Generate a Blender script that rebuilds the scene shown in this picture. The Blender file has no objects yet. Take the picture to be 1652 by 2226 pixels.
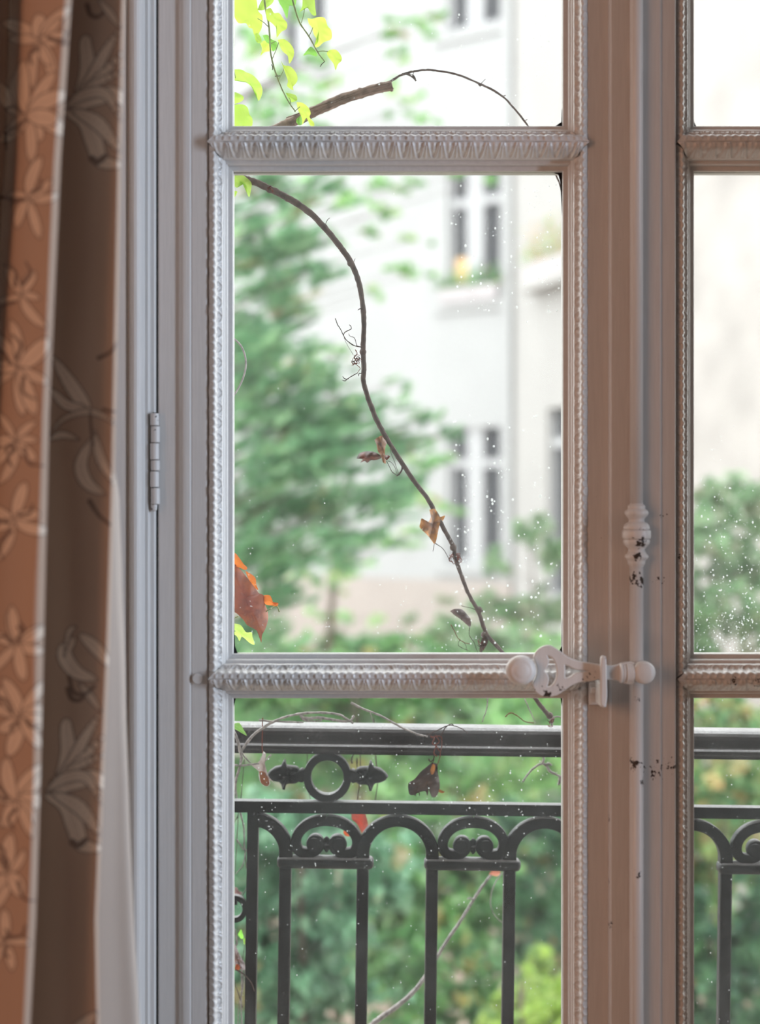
import bpy, math, random
import numpy as np
from mathutils import Matrix, Vector

# ------------------------------------------------------------------ camera, world, lights
sc = bpy.context.scene
COL = sc.collection
F = 50 / 24 * 1652           # focal length in photo pixels
D = 1.721                    # camera to the room face of the sash (Y = 0)
ZC = 1.30
CX, CY = 826.0, 1113.0

cam_d = bpy.data.cameras.new('camera')
cam = bpy.data.objects.new('camera', cam_d)
COL.objects.link(cam)
cam.location = (0, -D, ZC)
cam.rotation_euler = (math.pi / 2, 0, 0)
cam_d.sensor_fit = 'HORIZONTAL'
cam_d.sensor_width = 24
cam_d.lens = 50
cam_d.clip_start = 0.05
cam_d.clip_end = 200
cam_d.dof.use_dof = True
cam_d.dof.focus_distance = 1.89
cam_d.dof.aperture_fstop = 2.7
sc.camera = cam

vs = sc.view_settings
vs.view_transform = 'Standard'
vs.look = 'None'
vs.exposure = 0.0
vs.gamma = 1.0
vs.use_curve_mapping = False

world = bpy.data.worlds.new('overcast_sky')
sc.world = world
world.use_nodes = True
bg = world.node_tree.nodes['Background']
bg.inputs['Color'].default_value = (0.96, 0.98, 1.0, 1)
bg.inputs['Strength'].default_value = 4.4


def area_light(name, loc, target, sx, sy, power, color):
    l = bpy.data.lights.new(name, 'AREA')
    l.shape = 'RECTANGLE'
    l.size, l.size_y = sx, sy
    l.energy = power
    l.color = color
    o = bpy.data.objects.new(name, l)
    COL.objects.link(o)
    o.location = loc
    d = Vector(target) - Vector(loc)
    o.rotation_euler = d.to_track_quat('-Z', 'Y').to_euler()
    return o


# warm floor lamp of the room, left behind the camera, and an unseen cool area light added by the right-hand wall
area_light('warm_room_lamp', (-1.65, -2.1, 1.60), (0.2, 0.0, 1.3), 1.3, 1.3, 23.5, (1.0, 0.49, 0.28))
area_light('added_cool_side_light', (2.70, -1.33, 1.45), (-0.3, -0.05, 1.3), 0.5, 1.9, 108, (0.68, 0.82, 1.0))

rng = np.random.default_rng(7)
random.seed(7)


# ------------------------------------------------------------------ helpers
def P(px, py, Y):
    k = (Y + D) / F
    return ((px - CX) * k, Y, ZC - (py - CY) * k)


def pts(lst, Y=None):
    return [P(p[0], p[1], p[2] if len(p) > 2 else Y) for p in lst]


def zoomed(lst, x0, y0, s):
    return [(x0 + a * s, y0 + b * s) for a, b in lst]


def setp(o, label=None, cat=None, group=None, kind=None):
    if label: o['label'] = label
    if cat: o['category'] = cat
    if group: o['group'] = group
    if kind: o['kind'] = kind
    return o


def empty(name, loc, label=None, cat=None, group=None, kind=None):
    o = bpy.data.objects.new(name, None)
    COL.objects.link(o)
    o.location = loc
    o.empty_display_size = 0.05
    return setp(o, label, cat, group, kind)


def link(o, parent):
    COL.objects.link(o)
    if parent is not None:
        o.parent = parent
        p, off = parent, Vector((0, 0, 0))
        while p is not None:
            if p.type == 'EMPTY':
                off += p.location
            p = p.parent
        if parent.type == 'EMPTY':
            o.matrix_parent_inverse = Matrix.Translation(-parent.location)
    return o


def mesh(name, v, f, mat, parent=None, smooth=True, colors=None, uv=None):
    me = bpy.data.meshes.new(name)
    v = np.asarray(v, dtype=np.float32)
    if isinstance(f, np.ndarray):
        n, k = f.shape
        me.vertices.add(len(v)); me.vertices.foreach_set('co', v.ravel())
        me.loops.add(n * k); me.loops.foreach_set('vertex_index', f.astype(np.int32).ravel())
        me.polygons.add(n)
        me.polygons.foreach_set('loop_start', np.arange(0, n * k, k, dtype=np.int32))
        me.polygons.foreach_set('loop_total', np.full(n, k, dtype=np.int32))
        me.update(calc_edges=True)
    else:
        me.from_pydata([tuple(x) for x in v.tolist()], [], [tuple(x) for x in f])
        me.update()
    if smooth:
        me.polygons.foreach_set('use_smooth', np.ones(len(me.polygons), dtype=bool))
    if colors is not None:
        a = me.color_attributes.new('tint', 'FLOAT_COLOR', 'POINT')
        c = np.ones((len(v), 4), dtype=np.float32); c[:, :3] = colors
        a.data.foreach_set('color', c.ravel())
    me.materials.append(mat)
    o = bpy.data.objects.new(name, me)
    link(o, parent)
    return o


def auto_smooth(o, deg=35):
    """mark sharp edges by angle so flats stay flat on smooth-shaded prisms"""
    import bmesh
    bm = bmesh.new(); bm.from_mesh(o.data)
    bmesh.ops.recalc_face_normals(bm, faces=bm.faces)
    lim = math.radians(deg)
    for e in bm.edges:
        if len(e.link_faces) == 2 and e.calc_face_angle(0) > lim:
            e.smooth = False
        elif len(e.link_faces) != 2:
            e.smooth = False
    bm.to_mesh(o.data); bm.free()
    return o


def box_vf(x0, x1, y0, y1, z0, z1):
    v = [(x, y, z) for x in (x0, x1) for y in (y0, y1) for z in (z0, z1)]
    f = [(0, 1, 3, 2), (4, 6, 7, 5), (0, 4, 5, 1), (2, 3, 7, 6), (0, 2, 6, 4), (1, 5, 7, 3)]
    return v, f


def join_vf(lst):
    V, Fc = [], []
    for v, f in lst:
        n = len(V)
        V += [tuple(a) for a in v]
        Fc += [tuple(i + n for i in q) for q in f]
    return V, Fc


def box(name, b, mat, parent=None, bevel=0.0):
    v, f = box_vf(*b)
    o = mesh(name, v, f, mat, parent, smooth=False)
    if bevel:
        m = o.modifiers.new('bevel', 'BEVEL'); m.width = bevel; m.segments = 2
    return o


def supported(poly, eps=.0002, lim=.0025):
    out = []
    n = len(poly)
    for i in range(n):
        a, b = np.array(poly[i], float), np.array(poly[(i + 1) % n], float)
        L = np.linalg.norm(b - a)
        out.append(tuple(a))
        if L > lim:
            out += [tuple(a + (b - a) * eps / L), tuple(b - (b - a) * eps / L)]
    return out


def prism_z(name, poly, z0, z1, mat, parent=None, deg=35):
    poly = supported(poly)
    n = len(poly)
    v = [(x, y, z0) for x, y in poly] + [(x, y, z1) for x, y in poly]
    f = [(i, (i + 1) % n, n + (i + 1) % n, n + i) for i in range(n)]
    f += [tuple(range(n))[::-1], tuple(range(n, 2 * n))]
    return auto_smooth(mesh(name, v, f, mat, parent), deg)


def prism_x(name, poly, x0, x1, mat, parent=None, deg=35):
    poly = supported(poly)
    n = len(poly)                                   # poly of (y, z)
    v = [(x0, y, z) for y, z in poly] + [(x1, y, z) for y, z in poly]
    f = [(i, (i + 1) % n, n + (i + 1) % n, n + i) for i in range(n)]
    f += [tuple(range(n))[::-1], tuple(range(n, 2 * n))]
    return auto_smooth(mesh(name, v, f, mat, parent), deg)


def catmull(p, n=6):
    p = np.asarray(p, dtype=float)
    if len(p) < 3:
        t = np.linspace(0, 1, n * (len(p) - 1) + 1)[:, None]
        return p[0] * (1 - t) + p[-1] * t
    q = np.vstack([2 * p[0] - p[1], p, 2 * p[-1] - p[-2]])
    out = []
    for i in range(1, len(q) - 2):
        a, b, c, d = q[i - 1], q[i], q[i + 1], q[i + 2]
        for t in np.linspace(0, 1, n, endpoint=False):
            out.append(0.5 * ((2 * b) + (c - a) * t + (2 * a - 5 * b + 4 * c - d) * t * t + (3 * b - a - 3 * c + d) * t ** 3))
    out.append(q[-2])
    return np.array(out)


def tube_vf(path, rad, seg=8, knob=0.0, seed=0):
    path = np.asarray(path, dtype=float)
    n = len(path)
    rad = np.full(n, rad) if np.isscalar(rad) else np.interp(np.linspace(0, 1, n), np.linspace(0, 1, len(rad)), rad)
    if knob:
        r2 = np.random.default_rng(seed)
        rad = rad * (1 + knob * r2.normal(0, 1, n))
    tan = np.gradient(path, axis=0)
    tan /= np.linalg.norm(tan, axis=1)[:, None] + 1e-12
    up = np.array([0, 1.0, 0.0])
    V = []
    for i in range(n):
        u = up - tan[i] * up.dot(tan[i])
        if np.linalg.norm(u) < 1e-3:
            u = np.array([1.0, 0, 0]) - tan[i] * tan[i][0]
        u /= np.linalg.norm(u)
        w = np.cross(tan[i], u)
        for k in range(seg):
            a = 2 * math.pi * k / seg
            V.append(path[i] + rad[i] * (math.cos(a) * u + math.sin(a) * w))
    fc = [(i * seg + k, i * seg + (k + 1) % seg, (i + 1) * seg + (k + 1) % seg, (i + 1) * seg + k)
          for i in range(n - 1) for k in range(seg)]
    fc += [tuple(range(seg))[::-1], tuple(range((n - 1) * seg, n * seg))]
    return V, fc


def tube(name, path, rad, mat, parent=None, seg=8, knob=0.0, seed=0):
    v, f = tube_vf(path, rad, seg, knob, seed)
    return mesh(name, v, f, mat, parent)


def lathe(name, prof, center, axis, mat, parent=None, seg=40, deg=30):
    """prof: (r, t) along axis from center; axis 'x','y','z'"""
    V = []
    for r, t in prof:
        for k in range(seg):
            a = 2 * math.pi * k / seg
            c, s = r * math.cos(a), r * math.sin(a)
            q = {'z': (c, s, t), 'y': (c, t, s), 'x': (t, c, s)}[axis]
            V.append((center[0] + q[0], center[1] + q[1], center[2] + q[2]))
    n = len(prof)
    f = [(i * seg + k, i * seg + (k + 1) % seg, (i + 1) * seg + (k + 1) % seg, (i + 1) * seg + k)
         for i in range(n - 1) for k in range(seg)]
    f += [tuple(range(seg)), tuple(range((n - 1) * seg, n * seg))]
    return auto_smooth(mesh(name, V, f, mat, parent), deg)


# ------------------------------------------------------------------ materials
def new_mat(name):
    m = bpy.data.materials.new(name)
    m.use_nodes = True
    nt = m.node_tree
    return m, nt, nt.nodes['Principled BSDF'], nt.nodes['Material Output']


def nd(nt, typ, **kw):
    n = nt.nodes.new(typ)
    for k, v in kw.items():
        if hasattr(n, k):
            setattr(n, k, v)
        else:
            n.inputs[k].default_value = v
    return n


def lk(nt, a, ao, b, bi):
    nt.links.new(a.outputs[ao], b.inputs[bi])


def ramp(nt, src, out, p0, p1, c0=(0, 0, 0, 1), c1=(1, 1, 1, 1)):
    r = nd(nt, 'ShaderNodeValToRGB')
    r.color_ramp.elements[0].position = p0; r.color_ramp.elements[0].color = c0
    r.color_ramp.elements[1].position = p1; r.color_ramp.elements[1].color = c1
    lk(nt, src, out, r, 'Fac')
    return r


def simple(name, col, rough=0.6, spec=0.4, metal=0.0, var=0.0, scale=20, bump=0.0, bscale=80):
    m, nt, b, out = new_mat(name)
    b.inputs['Base Color'].default_value = (*col, 1)
    b.inputs['Roughness'].default_value = rough
    b.inputs['Specular IOR Level'].default_value = spec
    b.inputs['Metallic'].default_value = metal
    tc = nd(nt, 'ShaderNodeTexCoord')
    if var:
        n = nd(nt, 'ShaderNodeTexNoise', Scale=scale, Detail=5.0)
        lk(nt, tc, 'Object', n, 'Vector')
        r = ramp(nt, n, 'Fac', 0.3, 0.7, tuple(c * (1 - var) for c in col) + (1,), tuple(min(1, c * (1 + var)) for c in col) + (1,))
        lk(nt, r, 'Color', b, 'Base Color')
    if bump:
        n = nd(nt, 'ShaderNodeTexNoise', Scale=bscale, Detail=4.0)
        lk(nt, tc, 'Object', n, 'Vector')
        bp = nd(nt, 'ShaderNodeBump', Strength=bump, Distance=0.002)
        lk(nt, n, 'Fac', bp, 'Height'); lk(nt, bp, 'Normal', b, 'Normal')
    return m


def paint(name, col, spots=(), global_chip=None, rough=0.42, streak=(60, 60, 3), stains=(), bump=.12, chip=.24):
    """old gloss paint with brush streaks, chips near the given world points and grey stains"""
    m, nt, b, out = new_mat(name)
    b.inputs['Roughness'].default_value = rough
    b.inputs['Specular IOR Level'].default_value = 0.45
    tc = nd(nt, 'ShaderNodeTexCoord')
    mp = nd(nt, 'ShaderNodeMapping'); mp.inputs['Scale'].default_value = streak
    lk(nt, tc, 'Object', mp, 'Vector')
    n1 = nd(nt, 'ShaderNodeTexNoise', Scale=6.0, Detail=6.0, Roughness=0.65)
    lk(nt, mp, 'Vector', n1, 'Vector')
    r1 = ramp(nt, n1, 'Fac', 0.35, 0.65, tuple(c * 0.95 for c in col) + (1,), tuple(min(1, c * 1.03) for c in col) + (1,))
    cur, cout = r1, 'Color'
    geo = nd(nt, 'ShaderNodeNewGeometry')

    def mask_sum(points):
        tot = None
        for (p, rad) in points:
            vm = nd(nt, 'ShaderNodeVectorMath'); vm.operation = 'DISTANCE'
            lk(nt, geo, 'Position', vm, 0); vm.inputs[1].default_value = p
            mr = nd(nt, 'ShaderNodeMapRange')
            mr.inputs['From Min'].default_value = rad; mr.inputs['From Max'].default_value = rad * 0.15
            lk(nt, vm, 'Value', mr, 'Value')
            if tot is None:
                tot = mr
            else:
                a = nd(nt, 'ShaderNodeMath'); a.operation = 'MAXIMUM'
                lk(nt, tot, 0, a, 0); lk(nt, mr, 0, a, 1); tot = a
        return tot
    if stains:
        t = mask_sum(stains)
        mul = nd(nt, 'ShaderNodeMath'); mul.operation = 'MULTIPLY'; mul.inputs[1].default_value = 0.45
        lk(nt, t, 0, mul, 0)
        mx = nd(nt, 'ShaderNodeMix'); mx.data_type = 'RGBA'
        lk(nt, mul, 0, mx, 'Factor'); lk(nt, cur, cout, mx, 'A'); mx.inputs['B'].default_value = (0.33, 0.36, 0.37, 1)
        nt.links.new(mx.outputs[2], b.inputs['Base Color'])
        cur, cout = mx, 2
    if spots or global_chip:
        n2 = nd(nt, 'ShaderNodeTexNoise', Scale=230.0, Detail=5.0, Roughness=0.6)
        lk(nt, tc, 'Object', n2, 'Vector')
        src = None
        if spots:
            t = mask_sum(spots)
            mm = nd(nt, 'ShaderNodeMath'); mm.operation = 'MULTIPLY_ADD'
            lk(nt, t, 0, mm, 0); mm.inputs[1].default_value = chip
            lk(nt, n2, 'Fac', mm, 2)
            src = mm
        else:
            mm = nd(nt, 'ShaderNodeMath'); mm.operation = 'ADD'; mm.inputs[1].default_value = global_chip
            lk(nt, n2, 'Fac', mm, 0); src = mm
        r2 = ramp(nt, src, 0, 0.735, 0.765)
        mx = nd(nt, 'ShaderNodeMix'); mx.data_type = 'RGBA'
        lk(nt, r2, 'Color', mx, 'Factor'); nt.links.new(cur.outputs[cout], mx.inputs['A'])
        mx.inputs['B'].default_value = (0.035, 0.022, 0.016, 1)
        cur, cout = mx, 2
    nt.links.new(cur.outputs[cout], b.inputs['Base Color'])
    bp = nd(nt, 'ShaderNodeBump', Strength=bump, Distance=0.0015)
    lk(nt, n1, 'Fac', bp, 'Height'); lk(nt, bp, 'Normal', b, 'Normal')
    return m


WHITE = (0.60, 0.585, 0.57)
M = {}
M['frame'] = paint('old_white_paint', WHITE)
M['meeting'] = paint('worn_white_paint', WHITE,
                     spots=[(P(1385, 1662, -.013), .012), (P(1425, 1668, -.013), .022), (P(1462, 1662, -.008), .018), (P(1430, 1262, -.013), .012), (P(1322, 1780, -.011), .010), (P(1322, 1920, -.011), .010), (P(1322, 2010, -.011), .01), (P(1440, 1120, -.013), .008)],
                     stains=[(P(1352, 1408, -.012), .035), (P(1405, 1412, -.012), .026), (P(1262, 1412, -.004), .026), (P(1300, 1408, 0), .028), (P(1365, 1150, -.012), .03), (P(1395, 1110, -.012), .025)])
M['muntin_worn'] = paint('chipped_white_paint', WHITE, streak=(3, 60, 60),
                         spots=[(P(1600, 1480, -.01), .018), (P(1640, 1478, -.01), .03), (P(1565, 1500, -.01), .014), (P(1645, 1452, -.01), .012)])
M['moulding'] = paint('thick_white_paint', WHITE, rough=0.24, bump=.04, streak=(30, 30, 30))
M['rod'] = paint('flaking_rod_paint', (0.62, 0.60, 0.58), rough=0.38, chip=.29,
                 spots=[(P(1378, 1258, -.03), .016), (P(1396, 1262, -.03), .014), (P(1392, 1178, -.036), .016), (P(1385, 1210, -.036), .010), (P(1398, 1152, -.036), .008), (P(1376, 1660, -.03), .014), (P(1396, 1700, -.028), .010), (P(1384, 1520, -.03), .007), (P(1385, 1900, -.03), .008)])
M['handle'] = paint('flaking_handle_paint', (0.62, 0.59, 0.56), rough=0.38, chip=.28,
                    spots=[(P(1285, 1473, -.05), .014), (P(1268, 1478, -.05), .010), (P(1218, 1494, -.05), .010), (P(1190, 1508, -.05), .014), (P(1160, 1438, -.06), .009), (P(1156, 1478, -.06), .009), (P(1400, 1487, -.05), .010), (P(1163, 1497, -.05), .008)])
M['hinge'] = paint('cracked_hinge_paint', WHITE, spots=[(P(348, 903, -.01), .01), (P(338, 935, -.01), .006), (P(334, 1105, -.01), .006)])
M['room'] = simple('warm_plaster', (0.40, 0.37, 0.34), 0.9, 0.2, var=0.04)
M['floorboards'] = simple('oak_floor', (0.30, 0.19, 0.11), 0.5, 0.4, var=0.2, scale=6)
M['facade_own'] = simple('pale_stone_facade', (0.62, 0.58, 0.52), 0.95, 0.1, var=0.06)
M['dark_gap'] = simple('dark_putty', (0.012, 0.012, 0.014), 0.8, 0.1)


def iron_mat(name, col, rough, dust):
    m, nt, b, out = new_mat(name)
    tc = nd(nt, 'ShaderNodeTexCoord')
    n = nd(nt, 'ShaderNodeTexNoise', Scale=420.0, Detail=4.0, Roughness=0.7)
    lk(nt, tc, 'Object', n, 'Vector')
    n3 = nd(nt, 'ShaderNodeTexNoise', Scale=25.0, Detail=3.0)
    lk(nt, tc, 'Object', n3, 'Vector')
    mm = nd(nt, 'ShaderNodeMath'); mm.operation = 'MULTIPLY_ADD'; mm.inputs[1].default_value = 0.25
    lk(nt, n3, 'Fac', mm, 0); lk(nt, n, 'Fac', mm, 2)
    r = ramp(nt, mm, 0, 0.69, 0.84, (*col, 1), (*dust, 1))
    # upward faces paler: dust plus the sky's reflection painted into the colour
    geo = nd(nt, 'ShaderNodeNewGeometry')
    sx = nd(nt, 'ShaderNodeSeparateXYZ'); lk(nt, geo, 'Normal', sx, 'Vector')
    up = nd(nt, 'ShaderNodeMapRange'); up.inputs['From Min'].default_value = 0.62; up.inputs['From Max'].default_value = 0.95; up.inputs['To Max'].default_value = 1.0
    lk(nt, sx, 'Z', up, 'Value')
    rg = ramp(nt, mm, 0, 0.45, 0.75, (.35, .35, .35, 1), (.95, .95, .95, 1))
    upm = nd(nt, 'ShaderNodeMath'); upm.operation = 'MULTIPLY'
    lk(nt, up, 0, upm, 0); lk(nt, rg, 'Color', upm, 1); up = upm
    mx = nd(nt, 'ShaderNodeMix'); mx.data_type = 'RGBA'
    lk(nt, up, 0, mx, 'Factor'); lk(nt, r, 'Color', mx, 'A'); mx.inputs['B'].default_value = (0.52, 0.51, 0.52, 1)
    nt.links.new(mx.outputs[2], b.inputs['Base Color'])
    b.inputs['Roughness'].default_value = rough
    b.inputs['Specular IOR Level'].default_value = 0.3
    bp = nd(nt, 'ShaderNodeBump', Strength=0.35, Distance=0.001)
    lk(nt, n, 'Fac', bp, 'Height'); lk(nt, bp, 'Normal', b, 'Normal')
    return m


M['iron'] = iron_mat('dusty_black_iron', (0.009, 0.009, 0.011), 0.5, (0.09, 0.09, 0.094))
M['handrail'] = iron_mat('dark_wood_handrail', (0.016, 0.010, 0.011), 0.38, (0.12, 0.10, 0.105))


def leaf_mat(name, translucency, gloss=0.35, use_tint=True, col=(0.2, 0.4, 0.1), mottling=0.0, mcol=(0.05, 0.02, 0.01)):
    m, nt, b, out = new_mat(name)
    src = None
    if use_tint:
        a = nd(nt, 'ShaderNodeAttribute'); a.attribute_name = 'tint'
        src = a.outputs['Color']
    else:
        c = nd(nt, 'ShaderNodeRGB'); c.outputs[0].default_value = (*col, 1)
        src = c.outputs[0]
    if mottling:
        tc = nd(nt, 'ShaderNodeTexCoord')
        n = nd(nt, 'ShaderNodeTexNoise', Scale=110.0, Detail=6.0, Roughness=0.7)
        lk(nt, tc, 'Object', n, 'Vector')
        r = ramp(nt, n, 'Fac', 0.42, 0.60)
        ml = nd(nt, 'ShaderNodeMath'); ml.operation = 'MULTIPLY'; ml.inputs[1].default_value = mottling
        lk(nt, r, 'Color', ml, 0)
        mx = nd(nt, 'ShaderNodeMix'); mx.data_type = 'RGBA'
        lk(nt, ml, 0, mx, 'Factor'); nt.links.new(src, mx.inputs['A']); mx.inputs['B'].default_value = (*mcol, 1)
        src = mx.outputs[2]
    nt.links.new(src, b.inputs['Base Color'])
    b.inputs['Roughness'].default_value = 0.45
    b.inputs['Specular IOR Level'].default_value = gloss
    tr = nd(nt, 'ShaderNodeBsdfTranslucent')
    nt.links.new(src, tr.inputs['Color'])
    mix = nd(nt, 'ShaderNodeMixShader'); mix.inputs[0].default_value = translucency
    nt.links.new(b.outputs[0], mix.inputs[1]); nt.links.new(tr.outputs[0], mix.inputs[2])
    nt.links.new(mix.outputs[0], out.inputs['Surface'])
    return m


M['foliage'] = leaf_mat('garden_foliage', 0.35, 0.5)
M['vine_leaf'] = leaf_mat('vine_leaf_green', 0.62, 0.3)
M['dead_leaf'] = leaf_mat('dead_leaf_brown', 0.35, 0.5, mottling=0.75, mcol=(0.045, 0.016, 0.010))
M['bark'] = simple('vine_bark', (0.13, 0.095, 0.085), 0.75, 0.3, var=0.45, scale=160, bump=0.6, bscale=260)
M['bark_pale'] = simple('grey_dry_bark', (0.42, 0.385, 0.375), 0.75, 0.3, var=0.45, scale=200, bump=0.5, bscale=300)
M['bark_log'] = simple('peeling_vine_bark', (0.30, 0.22, 0.185), 0.85, 0.2, var=0.55, scale=90, bump=1.0, bscale=200)
M['tendril'] = simple('dark_tendril', (0.06, 0.03, 0.025), 0.7, 0.3, var=0.3, scale=200)
M['tendril_red'] = simple('red_tendril', (0.22, 0.055, 0.035), 0.7, 0.3, var=0.3, scale=200)
M['vine_green_stem'] = simple('green_vine_stem', (0.30, 0.36, 0.16), 0.6, 0.3, var=0.3, scale=150)
M['trunk'] = simple('tree_bark', (0.12, 0.095, 0.075), 0.9, 0.2, var=0.4, scale=9)


def glass_mat():
    m, nt, b, out = new_mat('dusty_window_glass')
    nt.nodes.remove(b)
    tr = nd(nt, 'ShaderNodeBsdfTransparent'); tr.inputs[0].default_value = (0.97, 0.985, 0.975, 1)
    gl = nd(nt, 'ShaderNodeBsdfGlossy'); gl.inputs['Roughness'].default_value = 0.02
    lw = nd(nt, 'ShaderNodeLayerWeight')
    pw = nd(nt, 'ShaderNodeMath'); pw.operation = 'POWER'; pw.inputs[1].default_value = 5.0
    lk(nt, lw, 'Facing', pw, 0)
    fr = nd(nt, 'ShaderNodeMath'); fr.operation = 'MULTIPLY_ADD'; fr.inputs[1].default_value = .55; fr.inputs[2].default_value = .03
    lk(nt, pw, 0, fr, 0)
    mix = nd(nt, 'ShaderNodeMixShader')
    lk(nt, fr, 0, mix, 0); lk(nt, tr, 0, mix, 1); lk(nt, gl, 0, mix, 2)
    tl = nd(nt, 'ShaderNodeBsdfTranslucent'); tl.inputs[0].default_value = (0.86, 0.92, 0.92, 1)
    tc = nd(nt, 'ShaderNodeTexCoord')
    n = nd(nt, 'ShaderNodeTexNoise', Scale=7.0, Detail=8.0, Roughness=0.75)
    lk(nt, tc, 'Object', n, 'Vector')
    r = ramp(nt, n, 'Fac', 0.3, 0.85, (0.005, 0.005, 0.005, 1), (0.030, 0.030, 0.030, 1))
    n2 = nd(nt, 'ShaderNodeTexNoise', Scale=700.0, Detail=2.0)
    lk(nt, tc, 'Object', n2, 'Vector')
    r2 = ramp(nt, n2, 'Fac', 0.70, 0.76, (0, 0, 0, 1), (0.07, 0.07, 0.07, 1))
    ad = nd(nt, 'ShaderNodeMath'); ad.operation = 'ADD'
    lk(nt, r, 'Color', ad, 0); lk(nt, r2, 'Color', ad, 1)
    mix2 = nd(nt, 'ShaderNodeMixShader')
    lk(nt, ad, 0, mix2, 0); lk(nt, mix, 0, mix2, 1); lk(nt, tl, 0, mix2, 2)
    lk(nt, mix2, 0, out, 'Surface')
    return m


M['glass'] = glass_mat()
M['drop'] = leaf_mat('dried_raindrop', 0.7, 0.6, use_tint=False, col=(0.75, 0.79, 0.79))

# ------------------------------------------------------------------ left and right casements
GY = 0.030                                    # glass plane
SY = 0.028                                    # sight edge depth
kS = (SY + D) / F


def sx_(px): return (px - CX) * kS
def sz_(py): return ZC - (py - CY) * kS
def fx(px): return (px - CX) / 2000.0          # at the sash face Y = 0


XL0, XL1 = sx_(508), sx_(1222)                 # left casement glass
XR0 = sx_(1507); XR1 = XR0 + (XL1 - XL0)       # right casement glass
ZB0, ZA1, ZA0, ZC1 = sz_(276), sz_(375), sz_(1420), sz_(1517)
PH = ZA1 - ZA0
ZB1 = ZB0 + PH
ZC0 = ZC1 - PH
OM = 0.0246                                    # moulding width
SASH_Z0, SASH_Z1 = 0.06, ZB1 + 0.10

REBATE = [[(0.0000, .0296), (0.0000, .0242)], [(0.0000, .0242), (0.0003, .0230), (0.0010, .0224)], [(0.0010, .0224), (0.0052, .0218)], [(0.0052, .0218), (0.0057, .0172)],
          [(0.0057, .0172), (0.0061, .0156), (0.0070, .0148)], [(0.0070, .0148), (0.0097, .0142)], [(0.0097, .0142), (0.0100, .0086)], [(0.0100, .0086), (0.0103, .0070), (0.0110, .0062)]]
CYMA_V = [(0.0110, .0062), (0.0120, .0058), (0.0130, .0053), (0.0140, .0046), (0.0149, .0036), (0.0154, .0020), (0.0158, -.0004), (0.0162, -.0030), (0.0167, -.0044), (0.0173, -.0054),
          (0.0180, -.0060), (0.0188, -.0061), (0.0198, -.0057), (0.0208, -.0050), (0.0218, -.0042), (0.0227, -.0033), (0.0234, -.0025), (0.0240, -.0017), (0.0243, -.0008), (OM, .0002)]
CYMA_B = [(0.0110, .0062), (0.0120, .0058), (0.0130, .0053), (0.0140, .0046), (0.0149, .0036), (0.0154, .0020), (0.0158, -.0010), (0.0162, -.0040), (0.0166, -.0066), (0.0171, -.0086),
          (0.0178, -.0100), (0.0186, -.0108), (0.0195, -.0112), (0.0205, -.0114), (0.0215, -.0115), (0.0225, -.0115), (0.0234, -.0115), (0.0241, -.0114), (OM, -.0110)]
CYMA_T = [(0.0110, .0062), (0.0116, .0052), (0.0125, .0032), (0.0135, .0008), (0.0145, -.0016), (0.0155, -.0038), (0.0165, -.0058), (0.0175, -.0075), (0.0185, -.0089), (0.0195, -.0099),
          (0.0205, -.0106), (0.0215, -.0110), (0.0225, -.0113), (0.0234, -.0114), (0.0241, -.0113), (OM, -.0110)]


def profile(side):
    """profile points (o, y), normals, and which rows start a new sharp section"""
    pieces = REBATE + [{'top': CYMA_T, 'bottom': CYMA_B}.get(side, CYMA_V)]
    pt, nn, br = [], [], []
    for pc in pieces:
        q = np.array(pc)
        t = np.gradient(q, axis=0) if len(q) > 2 else np.repeat(q[1:] - q[:1], 2, axis=0)
        m = np.stack([t[:, 1], -t[:, 0]], axis=1)
        m /= np.linalg.norm(m, axis=1)[:, None]
        br.append(len(pt))
        pt += q.tolist(); nn += m.tolist()
    return np.array(pt), np.array(nn), br


def relief(o, s, amp, side):
    """lamb's-tongue carving: tongues with a raised rim, darts in between (o, s in metres)"""
    p = 0.0165
    t = np.abs(2 * (s / p - np.floor(s / p)) - 1)
    o0, o1 = (.0108, .0246) if side == 'top' else (.0107, .0157)
    v = np.clip((o - o0) / (o1 - o0), 0, 1)
    w = 0.80 * np.power(v, 0.45)
    wd = .13 if side == 'top' else .15
    rim = np.exp(-((t - w) / wd) ** 2)
    inner = np.where(t < w, -0.7 + 0.8 * np.exp(-(t / 0.20) ** 2) * (v > .35), 0.0)
    dart = 0.9 * np.exp(-((1 - t) / 0.10) ** 2) * (v < 0.75)
    env = np.clip(v * 9, 0, 1) * (np.clip((1 - v) * 9 + .15, 0, 1) if side == 'top' else np.clip((1 - v) * 6, 0, 1))
    h = amp * (1.0 if side == 'top' else .75) * env * (rim + inner + dart)
    if side != 'top':                              # scalloped crest
        crest = np.exp(-((o - .0172) / .0016) ** 2)
        h = h + .00055 * crest * np.cos(2 * np.pi * s / p * 2)
        h = h + .0009 * np.clip((o - .0182) / .002, 0, 1) * (np.exp(-((t - .55) / .16) ** 2) - .5 * (t < .4)) * np.clip((.0242 - o) / .002, 0, 1)
    return h


def wob(s, seed):
    r = np.random.default_rng(seed)
    out = np.zeros_like(s)
    for k in range(6):
        out += r.normal(0, 1) * np.sin(s * r.uniform(60, 700) + r.uniform(0, 6))
    return out


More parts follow.
